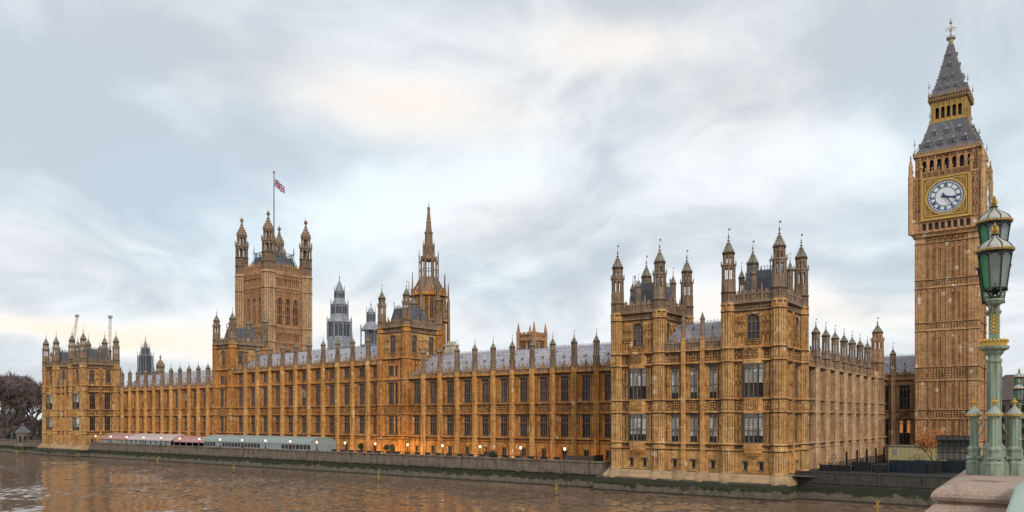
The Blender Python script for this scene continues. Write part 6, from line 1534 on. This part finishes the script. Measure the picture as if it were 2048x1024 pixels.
for i,(px,yy,h_) in enumerate([(3,133,9),(18,139,10),(36,136,8),(62,134,9),(78,136,10),(52,150,12),(27,155,13),(72,146,11),(9,160,13)]):
    tm,cm=tv[i%3]; o=thing('bare_tree',['low bare tree at the far left end of the wall','low bushy bare tree left of the kiosk','low bare tree touching the kiosk roof on its left','low twiggy tree right of the kiosk','low bare tree against the corner block foot','bare understorey tree behind the kiosk roof','bare understorey tree between tall trunks left of the kiosk','bare understorey tree near the corner block','bare understorey tree at the picture edge'][i],'tree',(at(px,yy),yy,2.0),'bare trees left of the palace'); link('trunk',tm,o); link('crown',cm,o); o.scale=(.85,.85,h_/17.0); o.rotation_euler.z=i*1.3
mb=MB(); rgm=random.Random(8)
tm,cm=bare_tree(31,7.2,'leaf_orange',3,.012); rg2=random.Random(4)
X=at(1864,148); o=thing('orange_tree','small tree with sparse orange leaves standing before the foot of the clock tower','tree',(X,148,4)); link('trunk',tm,o)
mb=MB()
for _ in range(1100):
    a=rg2.uniform(0,2*pi); r_=2.4*math.sqrt(rg2.random()); z=rg2.gauss(4.9,.85); p=Vector((r_*math.cos(a),r_*math.sin(a),z)); q=Vector((rg2.uniform(-1,1),rg2.uniform(-1,1),rg2.uniform(-1,1))).normalized()*.13; s=q.orthogonal()*.8
    mb.face([tuple(p-q),tuple(p+s),tuple(p+q),tuple(p-s)])
k=len(mb.v); link('crown',mb.mesh('crown',['leaf_orange']),o); link('twigs',cm,o)
# distant buildings far left and right
M['bldg_grey']=plain('bldg_grey',(.25,.25,.27),.8,sc=.3); M['bldg_brown']=plain('bldg_brown',(.13,.10,.085),.85,sc=.3,var=.5)
def block(x,y,w_,d_,z1,label,m,win=True,gable=False,cat='building'):
    t=thing('distant_building',label,cat,(x,y,3.5)); mb=MB(); mb.box(-w_/2,w_/2,0,d_,0,z1)
    link('wall',mb.mesh('wall',[m]),t)
    if gable:
        r=MB(); r.face([(-w_/2-.3,-.3,z1),(w_/2+.3,-.3,z1),(w_/2*.45,d_/2,z1+8),(-w_/2*.45,d_/2,z1+8)]); r.face([(w_/2+.3,-.3,z1),(w_/2+.3,d_+.3,z1),(w_/2*.45,d_/2,z1+8)]); r.face([(-w_/2-.3,d_+.3,z1),(-w_/2-.3,-.3,z1),(-w_/2*.45,d_/2,z1+8)]); r.face([(w_/2+.3,d_+.3,z1),(-w_/2-.3,d_+.3,z1),(-w_/2*.45,d_/2,z1+8),(w_/2*.45,d_/2,z1+8)])
        for q in(-.3,.3): r.box(w_*q-1,w_*q+1,d_/2-1,d_/2+1,z1+4,z1+10.5)
        link('roof',r.mesh('roof',['bldg_brown']),t)
    if win:
        nx=int(w_/2.6); nz=int(z1/3.4); wn=MB(); wn.box(0,1.3,-.04,.02,0,1.8); wm=wn.mesh('window',['glass'])
        for i in range(nx):
            for j in range(nz): link('window',wm,t,(-w_/2+1+i*2.6,0,1.2+j*3.4))
def zfor(px,py,Y):
    X=at(px,Y); dep=math.cos(TH)*Y+math.sin(TH)*-X; return X,CZ+(838.86-py)*dep/FPX-3.5
X,z=zfor(10,752,260); block(X,260,16,12,z,'small grey building top just showing over the bare trees at the far left','bldg_grey')
X,z=zfor(2030,800,270); block(X+2,270,24,20,z,'dark brown gabled building with chimneys behind the bridge lamps','bldg_brown',True,True)
X,z=zfor(1985,850,300); block(X,300,40,20,z+3,'low dark street building beyond the bridge end','bldg_brown')
# ================================================================ BRIDGE, LAMP STANDARD
BA=R(3.3); bdir=Vector((-math.sin(BA),math.cos(BA),0)); bside=Vector((math.cos(BA),math.sin(BA),0))   # along bridge (west), towards north
def bz(d): return -.0305*max(0,d-9)                 # bridge falls gently to the west
def bpt(along,side,z): p=bdir*along+bside*side; return (p.x,p.y,z)
# parapet rail (outer edge .24 m south of the camera foot)
t=thing('bridge_parapet','pale green cast iron bridge parapet with a rounded handrail at the bottom right corner','parapet',(0,0,CZ-1.6))
mb=MB(); N=10; secs=[-3,2,6,9.97]
rail=[(.24+.17-.21*math.cos(pi*k/N),-.65-.10+.10*math.sin(pi*k/N)) for k in range(N+1)]
rail=[(-.24+.0+.21*(1-math.cos(pi*k/N)),-.75+.10*math.sin(pi*k/N)) for k in range(N+1)]+[(.18,-.86),(.12,-.9),(-.18,-.9),(-.24,-.84)]
for i in range(len(secs)-1):
    for k in range(len(rail)):
        a,b=rail[k],rail[(k+1)%len(rail)]
        mb.face([bpt(secs[i],a[0],CZ+a[1]),bpt(secs[i+1],a[0],CZ+a[1]),bpt(secs[i+1],b[0],CZ+b[1]),bpt(secs[i],b[0],CZ+b[1])])
wlink('handrail',mb.mesh('handrail',['green_pale']),t)
mb=MB()
for i in range(2): mb.face([bpt(-3,-.12+.2*i,CZ-1.6),bpt(9.97,-.12+.2*i,CZ-1.6),bpt(9.97,-.12+.2*i,CZ-.88),bpt(-3,-.12+.2*i,CZ-.88)])
for j in range(30):
    a=-3+j*.38; mb.face([bpt(a,-.16,CZ-1.5),bpt(a+.25,-.16,CZ-1.5),bpt(a+.25,-.16,CZ-1.0),bpt(a+.12,-.16,CZ-.93),bpt(a,-.16,CZ-1.0)])
wlink('panel',mb.mesh('panel',['green_paint']),t)
for sgn in(1,):
    t=thing('bridge_parapet','far stretch of green bridge parapet beyond the lamp standard','parapet',tuple(bdir*30)[:2]+(CZ-3,))
    mb=MB()
    for (a0,a1) in((13.0,35.5),(39.2,62),(62,120)):
        za,zb=CZ+bz(a0),CZ+bz(a1)
        for s0,s1,z0,z1 in((-.24,.18,-.86,-.66),(-.1,.06,-1.8,-.86)):
            v=[bpt(a0,s0,za+z0),bpt(a0,s1,za+z0),bpt(a0,s1,za+z1),bpt(a0,s0,za+z1),bpt(a1,s0,zb+z0),bpt(a1,s1,zb+z0),bpt(a1,s1,zb+z1),bpt(a1,s0,zb+z1)]
            for q in((0,1,2,3),(7,6,5,4),(0,3,7,4),(1,5,6,2),(3,2,6,7),(0,4,5,1)): mb.face([v[i] for i in q])
    wlink('handrail',mb.mesh('handrail',['green_pale']),t)
# bridge deck + pavement + road
def deck(s0,s1,dz,name,m):
    mb=MB(); av=[-40,9,30,60,110]
    for i in range(4): a,b=av[i],av[i+1]; mb.face([bpt(a,s0,CZ-1.62+bz(a)+dz),bpt(a,s1,CZ-1.62+bz(a)+dz),bpt(b,s1,CZ-1.62+bz(b)+dz),bpt(b,s0,CZ-1.62+bz(b)+dz)][::-1])
    for i in range(4): a,b=av[i],av[i+1]; mb.face([bpt(a,s0,CZ-1.62+bz(a)+dz),bpt(b,s0,CZ-1.62+bz(b)+dz),bpt(b,s0,CZ-2.6+bz(b)),bpt(a,s0,CZ-2.6+bz(a))])
    return struct(name,mb,[m])
deck(-.12,3.2,0,'bridge_pavement','paving'); deck(3.2,22,-.13,'bridge_road','asphalt')
# granite pier under the lamp
px_,py_=-1.21,11.94
PT=CZ-.73
t=thing('bridge_pier','weathered granite bridge pier top with a rounded coping under the green lamp standard','pier',(px_,py_,PT-1))
ax=lambda along,side,z:(bdir*along+bside*side)
mb=MB()
def rect_loft(levels,a0,a1,s0,s1):
    rings=[]
    for (e,z) in levels: rings.append([bpt(a0-e,s0-e,z),bpt(a0-e,s1,z),bpt(a1+e,s1,z),bpt(a1+e,s0-e,z)])
    for i in range(len(rings)-1):
        for k in range(4): l=(k+1)%4; mb.face([rings[i][k],rings[i][l],rings[i+1][l],rings[i+1][k]][::-1])
    mb.face(rings[-1]); 
rect_loft([(.0,PT-.62),(.0,PT-.44),(.04,PT-.43),(.05,PT-.40),(.13,PT-.385),(.145,PT-.35),(.09,PT-.30),(.03,PT-.245),(-.02,PT-.225),(-.02,PT-.205),(.035,PT-.19),(.055,PT-.15),(.045,PT-.11),(.01,PT-.07),(-.06,PT-.035),(-.15,PT-.012),(-.28,PT)],9.98,14.2,-1.0,.1)
wlink('coping',mb.mesh('coping',['granite']),t)
mb=MB(); rect_loft([(-.02,-1),(-.02,PT-.6)],9.98,14.2,-1.0,.1); wlink('shaft',mb.mesh('shaft',['stone_pier']) if 'stone_pier' in M else mb.mesh('shaft',['granite_buff']) if 'granite_buff' in M else mb.mesh('shaft',['granite']),t)
# ---- lamp standard
M['lamp_glass']=None
def f_lglass(t,b):
    b.inputs['Base Color'].default_value=(.62,.66,.62,1); b.inputs['Transmission Weight'].default_value=.55; b.inputs['Roughness'].default_value=.25; b.inputs['Alpha'].default_value=.82
    g=t.noise(pos(t),5,4,.6); t.set(b.inputs['Base Color'],t.mix(g,(.46,.52,.47),(.24,.29,.26)))
M['lamp_glass']=mat('lamp_glass',f_lglass,.25)
def f_gglass(t,b):
    g=t.noise(pos(t),5,4,.6); t.set(b.inputs['Base Color'],t.mix(g,(.05,.30,.10),(.02,.14,.05))); b.inputs['Transmission Weight'].default_value=.3
M['lamp_glass_green']=mat('lamp_glass_green',f_gglass,.3)
M['lamp_dome']=plain('lamp_dome',(.52,.50,.44),.4,var=.3,sc=6)
# lantern: octagon, wide at the top, tapering down
LH=.44; LR0,LR1=.136,.197      # body height, foot radius, top radius (units: m)
def lantern_parts(parent,loc):
    o=link('lantern',cached('lant',lan_frame),parent,loc)
    link('pane',cached('lpan',lan_glass),o); link('dome',cached('ldome',lan_dome),o); link('crown',cached('lcrown',lan_crown),o)
    return o
def oct_pt(r,i,z): a=pi/8+i*pi/4; return Vector((r*math.cos(a),r*math.sin(a),z))
def lan_frame():
    m=MB()
    for i in range(8):
        m.tube(oct_pt(LR0,i,.12),oct_pt(LR1,i,.12+LH),.0085,None,5)
        m.tube(oct_pt(LR0,i,.12),oct_pt(LR0,i+1,.12),.009,None,5); m.tube(oct_pt(LR1,i,.12+LH),oct_pt(LR1,i+1,.12+LH),.011,None,5)
        # curved feet
        m.path([oct_pt(.05,i,0),oct_pt(.055,i,.04),oct_pt(.10,i,.10),oct_pt(LR0,i,.12)],.009,5)
        # arched heads
        a=oct_pt(LR1*.985,i,.12+LH*.88); b=oct_pt(LR1*.985,i+1,.12+LH*.88); c=(a+b)/2; c.z=.12+LH*.985; m.path([a,a.lerp(c,.55)+Vector((0,0,.012)),c,b.lerp(c,.55)+Vector((0,0,.012)),b],.008,4)
        m.tube(oct_pt(LR0*1.02,i,.09),oct_pt(LR0*1.02,i,.13),.014,.008,5)
    m.lathe(0,0,[(LR1*1.02,.12+LH-.004),(LR1*1.09,.12+LH+.02),(LR1*1.08,.12+LH+.045)],8); m.lathe(0,0,[(.06,-.01),(.07,.01),(.05,.02)],8)
    m.lathe(0,0,[(.02,.05),(.05,.09),(.02,.13),(.02,.2)],8)
    return m.mesh('lantern',['iron_black'])
def lan_glass():
    m=MB()
    for i in range(8):
        a,b,c,d=oct_pt(LR0*.985,i,.12),oct_pt(LR0*.985,i+1,.12),oct_pt(LR1*.985,i+1,.12+LH),oct_pt(LR1*.985,i,.12+LH)
        mid=((a+b)/2).normalized(); 
        # green pane on the side facing up-river (world -X/-Y), clear panes elsewhere
        g=1 if (mid.x<-.35 and mid.y<.75) else 0
        m.face([tuple(v) for v in(a,b,c,d)],g)
    return m.mesh('pane',['lamp_glass','lamp_glass_green'])
def lan_dome():
    z=.12+LH+.045; pr=[(LR1*1.02,z),(LR1*.97,z+.033),(LR1*.82,z+.07),(LR1*.60,z+.10),(LR1*.38,z+.128),(LR1*.23,z+.155),(LR1*.15,z+.185)]
    m=MB(); m.lathe(0,0,pr,16)
    for i in range(8):
        for j in range(len(pr)-1): m.tube(oct_pt(pr[j][0]*1.02,i,pr[j][1]),oct_pt(pr[j+1][0]*1.02,i,pr[j+1][1]),.0065,None,4,1)
    m.lathe(0,0,[(LR1*.15,z+.18),(LR1*.26,z+.192),(LR1*.14,z+.205)],8,None,1)
    return m.mesh('dome',['lamp_dome','iron_black'])
def lan_crown():
    z=.12+LH; m=MB()
    for i in range(32):
        a=i*pi/16; x,y_=LR1*1.08*math.cos(a),LR1*1.08*math.sin(a); m.lathe(x,y_,[(.008,z+.03),(.011,z+.045),(.003,z+.058)],5)
    m.lathe(0,0,[(LR1*1.10,z+.022),(LR1*1.105,z+.034)],16)
    z=.12+LH+.045+.195
    m.lathe(0,0,[(.028,z),(.036,z+.012),(.018,z+.024),(.04,z+.045),(.044,z+.06),(.024,z+.075),(.036,z+.092),(.014,z+.105),(.024,z+.122),(.008,z+.135),(0,z+.16)],8)
    for i in range(4): a=i*pi/2+.6; m.lathe(.036*math.cos(a),.036*math.sin(a),[(.009,z+.03),(.012,z+.07),(.003,z+.1)],5)
    return m.mesh('crown',['gold_paint'])
def colonette(r,h0,h1):
    """clustered shaft between heights with base mouldings and a domed gilt cap"""
    m=MB(); return m
def standard(label,loc,rz,group):
    """bridge lamp standard; local z=0 at the pier top"""
    t=thing('bridge_lamp',label,'lamp standard',loc,group,rz)
    m=MB()   # lower pedestal: central octagon plus four corner colonettes
    m.lathe(0,0,[(.19,0),(.19,.14),(.155,.18),(.14,.32),(.15,.35),(.10,.42)],8)
    m.lathe(0,0,[(.095,.4),(.09,.78),(.082,.85),(.082,1.47),(.10,1.49),(.10,1.52),(.08,1.53),(.085,1.6)],8)
    for k in range(8): a=pi/8+k*pi/4; m.tube((.086*math.cos(a),.086*math.sin(a),.84),(.081*math.cos(a),.081*math.sin(a),1.47),.009,None,5)
    m.lathe(0,0,[(.085,1.57),(.12,1.61),(.125,1.63),(.185,1.66),(.19,1.69),(.16,1.70)],8)
    link('column',m.mesh('column',['green_paint']),t)
    cm=cached('colon',colon)
    cg=cached('coloncap',coloncap)
    for k in range(4):
        a=k*pi/2+R(1)-R(6.7)+R(5.8); o=link('colonette',cm,t,(.228*math.cos(a),.228*math.sin(a),0)); link('gilt_cap',cg,o); o.scale=(.93,.93,.82)
    m=MB()
    for k in range(4):      # flying brackets between colonettes and column
        a=k*pi/2+R(10); e=Vector((math.cos(a),math.sin(a),0))
        m.path([e*.2+Vector((0,0,.6)),e*.15+Vector((0,0,.68)),e*.1+Vector((0,0,.8))],.012,5); m.path([e*.2+Vector((0,0,.5)),e*.14+Vector((0,0,.55)),e*.1+Vector((0,0,.66))],.01,5)
    link('scroll_brackets',m.mesh('scroll_brackets',['green_paint']),t)
    m=MB(); m.lathe(0,0,[(.155,1.695),(.16,1.75)],8)
    for i in range(24): a=i*pi/12; m.lathe(.155*math.cos(a),.155*math.sin(a),[(.012,1.74),(.018,1.77),(.004,1.79)],5)
    link('gilt_coronet',m.mesh('gilt_coronet',['gold']),t)
    m=MB(); m.lathe(0,0,[(.085,1.70),(.08,1.76),(.06,1.80),(.055,2.30),(.085,2.31),(.10,2.34),(.115,2.36),(.11,2.40),(.06,2.42),(.05,2.74)],8,0)
    m.lathe(0,0,[(.088,1.79),(.088,2.29)],4,pi/4); link('upper_column',m.mesh('upper_column',['green_paint']),t)
    m=MB()
    for k in range(8):
        a=k*pi/4+pi/8*0; e=Vector((math.cos(a),math.sin(a),0)); s=Vector((-e.y,e.x,0)); 
        if k%2: continue
        c=e*.0645
        for i in range(9):
            z=1.86+i*.047
            for (q0,q1,z0,z1) in((-.04,-.024,0,.036),(.024,.04,0,.036),(-.04,.04,.0,.010),(-.04,.04,.028,.038),(-.014,.014,.036,.048)):
                m.face([tuple(c+s*q0+Vector((0,0,z+z0))),tuple(c+s*q1+Vector((0,0,z+z0))),tuple(c+s*q1+Vector((0,0,z+z1))),tuple(c+s*q0+Vector((0,0,z+z1)))])
                m.face([tuple(c*1.12+s*q0+Vector((0,0,z+z0))),tuple(c*1.12+s*q1+Vector((0,0,z+z0))),tuple(c*1.12+s*q1+Vector((0,0,z+z1))),tuple(c*1.12+s*q0+Vector((0,0,z+z1)))])
    link('gilt_panels',m.mesh('gilt_panels',['gold']),t)
    m=MB()
    for sg in(-1,1):
        m.path([Vector((0,0,2.28)),Vector((0,sg*.12,2.18)),Vector((0,sg*.34,2.10)),Vector((0,sg*.52,2.08)),Vector((0,sg*.6,2.17))],.022,6); m.path([Vector((0,sg*.08,2.40)),Vector((0,sg*.3,2.36)),Vector((0,sg*.45,2.26))],.014,5)
        m.lathe(0,sg*.6,[(.03,2.15),(.085,2.18),(.11,2.22),(.10,2.24),(.05,2.25)],8)
    link('lamp_arms',m.mesh('lamp_arms',['green_paint']),t)
    lantern_parts(t,(0,0,2.74)); lantern_parts(t,(0,-.6,2.25)); lantern_parts(t,(0,.6,2.25))
    return t
def colon():
    m=MB(); m.lathe(0,0,[(.115,0),(.115,.17),(.12,.19),(.09,.245),(.085,.26),(.085,.37),(.095,.385),(.1,.42),(.075,.45),(.058,.47),(.052,.9),(.068,.915),(.08,.95)],8)
    for k in range(8): a=pi/8+k*pi/4; m.tube((.056*math.cos(a),.056*math.sin(a),.47),(.051*math.cos(a),.051*math.sin(a),.9),.008,None,5)
    m.box(-.1,.1,-.1,.1,.26,.30)
    m.lathe(0,0,[(.105,.965),(.10,.99),(.078,1.02),(.05,1.055),(.025,1.09),(.018,1.12)],12,None,1)
    return m.mesh('colonette',['green_paint','cap_pale'])
def coloncap():
    m=MB(); m.lathe(0,0,[(.108,.948),(.108,.962)],12)
    for i in range(16): a=i*pi/8; m.lathe(.104*math.cos(a),.104*math.sin(a),[(.009,.96),(.012,.975),(.003,.985)],5)
    m.lathe(0,0,[(.02,.955),(.016,1.112),(.03,1.125),(.015,1.14),(.035,1.165),(.035,1.18),(.015,1.2),(.022,1.215),(.0,1.235)],8)
    m.tube((-.045,0,1.172),(.045,0,1.172),.012,None,5); m.tube((0,-.045,1.172),(0,.045,1.172),.012,None,5)
    return m.mesh('gilt_cap',['gold'])
lrz=BA+R(0)
L1=standard('tall green and gold triple lantern lamp standard on the granite bridge pier, the largest',(px_,py_,PT),R(6.7),'bridge lamp standards')
p2=bdir*37.6+bside*-.75
L2=standard('second smaller bridge lamp standard cut off by the right edge of the picture',(p2.x,p2.y,PT+bz(37.6)),BA,'bridge lamp standards')
mb=MB()
t=thing('bridge_pier','distant stone pier under the second bridge lamp','pier',(p2.x,p2.y,0))
rect_loft([(0,0),(0,PT+bz(37.6)-.3),(.12,PT+bz(37.6)-.28),(.0,PT+bz(37.6))],36.1,39.1,-2.0,-.1); wlink('coping',mb.mesh('coping',['granite']),t)
# ================================================================ person on the bridge pavement
M['skin']=plain('skin',(.45,.28,.2),.5); M['coat']=plain('coat',(.012,.012,.014),.8); M['trousers']=plain('trousers',(.16,.12,.12),.8); M['hair']=plain('hair',(.03,.02,.015),.7); M['shoe']=plain('shoe',(.02,.02,.02),.5)
def skinned(name,pts,edges,mt,parent,sub=2,root=0):
    me=bpy.data.meshes.new(name); me.from_pydata([p[:3] for p in pts],edges,[]); me.materials.append(M[mt]); o=link(name,me,parent)
    o.modifiers.new('skin','SKIN'); sl=me.skin_vertices[0].data if me.skin_vertices else None
    if sl is None:
        bpy.context.view_layer.update()
    for i,p in enumerate(pts): me.skin_vertices[0].data[i].radius=(p[3],p[4] if len(p)>4 else p[3]); me.skin_vertices[0].data[i].use_root=(i==root)
    s=o.modifiers.new('sub','SUBSURF'); s.levels=sub; s.render_levels=sub
    return o
def person(loc,rz,label):
    t=thing('person',label,'person',loc,None,rz)
    P=[(0,0,.95,.14,.10),(0,0,1.15,.13,.09),(0,0,1.38,.16,.10),(0,0,1.50,.06,.06),(0,.0,1.60,.075,.09),(0,.01,1.70,.07,.085),
       (.19,0,1.40,.055,.055),(.25,.02,1.12,.04,.04),(.16,-.22,1.15,.03,.03),(-.19,0,1.40,.055,.055),(-.25,.02,1.12,.04,.04),(-.12,-.24,1.18,.03,.03),
       (.09,0,.85,.09,.09),(.10,-.01,.5,.06,.06),(.10,.02,.09,.042,.042),(.10,-.12,.04,.035,.03),(-.09,0,.85,.09,.09),(-.11,-.05,.5,.06,.06),(-.12,.02,.09,.042,.042),(-.12,-.12,.04,.035,.03)]
    E=[(0,1),(1,2),(2,3),(3,4),(4,5),(2,6),(6,7),(7,8),(2,9),(9,10),(10,11),(0,12),(12,13),(13,14),(14,15),(0,16),(16,17),(17,18),(18,19)]
    # hands: palm, thumb and four fingers each, in the same surface
    for w_,sx in((8,1),(11,-1)):
        x,y_,z=P[w_][:3]; k=len(P); P.append((x-.01*sx,y_-.06,z+.02,.024,.016)); E.append((w_,k))
        for f in range(4): P.append((x+(.028-.018*f)*sx-.01*sx,y_-.12-(.01 if f in(1,2) else 0),z+.03,.008,.008)); E.append((k,len(P)-1)); P.append((x+(.028-.018*f)*sx-.01*sx,y_-.15,z+.005,.007,.007)); E.append((len(P)-2,len(P)-1))
        P.append((x-.045*sx,y_-.08,z+.045,.009,.009)); E.append((k,len(P)-1))
    skinned('body',P,E,'skin',t)
    m=MB(); m.lathe(0,0,[(.21,.62),(.2,.9),(.17,1.1),(.22,1.3),(.215,1.42),(.12,1.5),(.08,1.54)],16,None,0,.66); 
    for sx in(1,-1): m.path([(.19*sx,0,1.43),(.26*sx,.02,1.12),(.17*sx,-.19,1.14)],[.085,.068,.055],8)
    link('coat',m.mesh('coat',['coat']),t)
    m=MB()
    for sx in(1,-1): m.path([(.09*sx,0,.92),(.105*sx,-.02,.5),(.11*sx,.02,.1)],[.115,.085,.07],10)
    link('trousers',m.mesh('trousers',['trousers']),t)
    m=MB()
    for sx in(1,-1): m.lathe(.11*sx,-.05,[(.075,.0),(.075,.05),(.05,.09)],10,None,0,1.8)
    link('shoes',m.mesh('shoes',['shoe']),t)
    m=MB(); m.lathe(0,.025,[(.085,1.5),(.1,1.62),(.098,1.72),(.06,1.785),(.01,1.8)],14); link('hair',m.mesh('hair',['hair']),t)
    m=MB()
    for sx in(1,-1): m.lathe(.032*sx,-.082,[(.004,1.632),(.011,1.64),(.004,1.648)],8)
    link('eyes',m.mesh('eyes',['hair']),t)
    return t
pp=bdir*31.0+bside*.62
person((pp.x,pp.y,CZ-1.62+bz(31)+.0),R(200),'person in a black coat on the bridge pavement at the right edge, mostly cut off')
for o in list(bpy.data.objects):
    if '_o' in o: del o['_o']
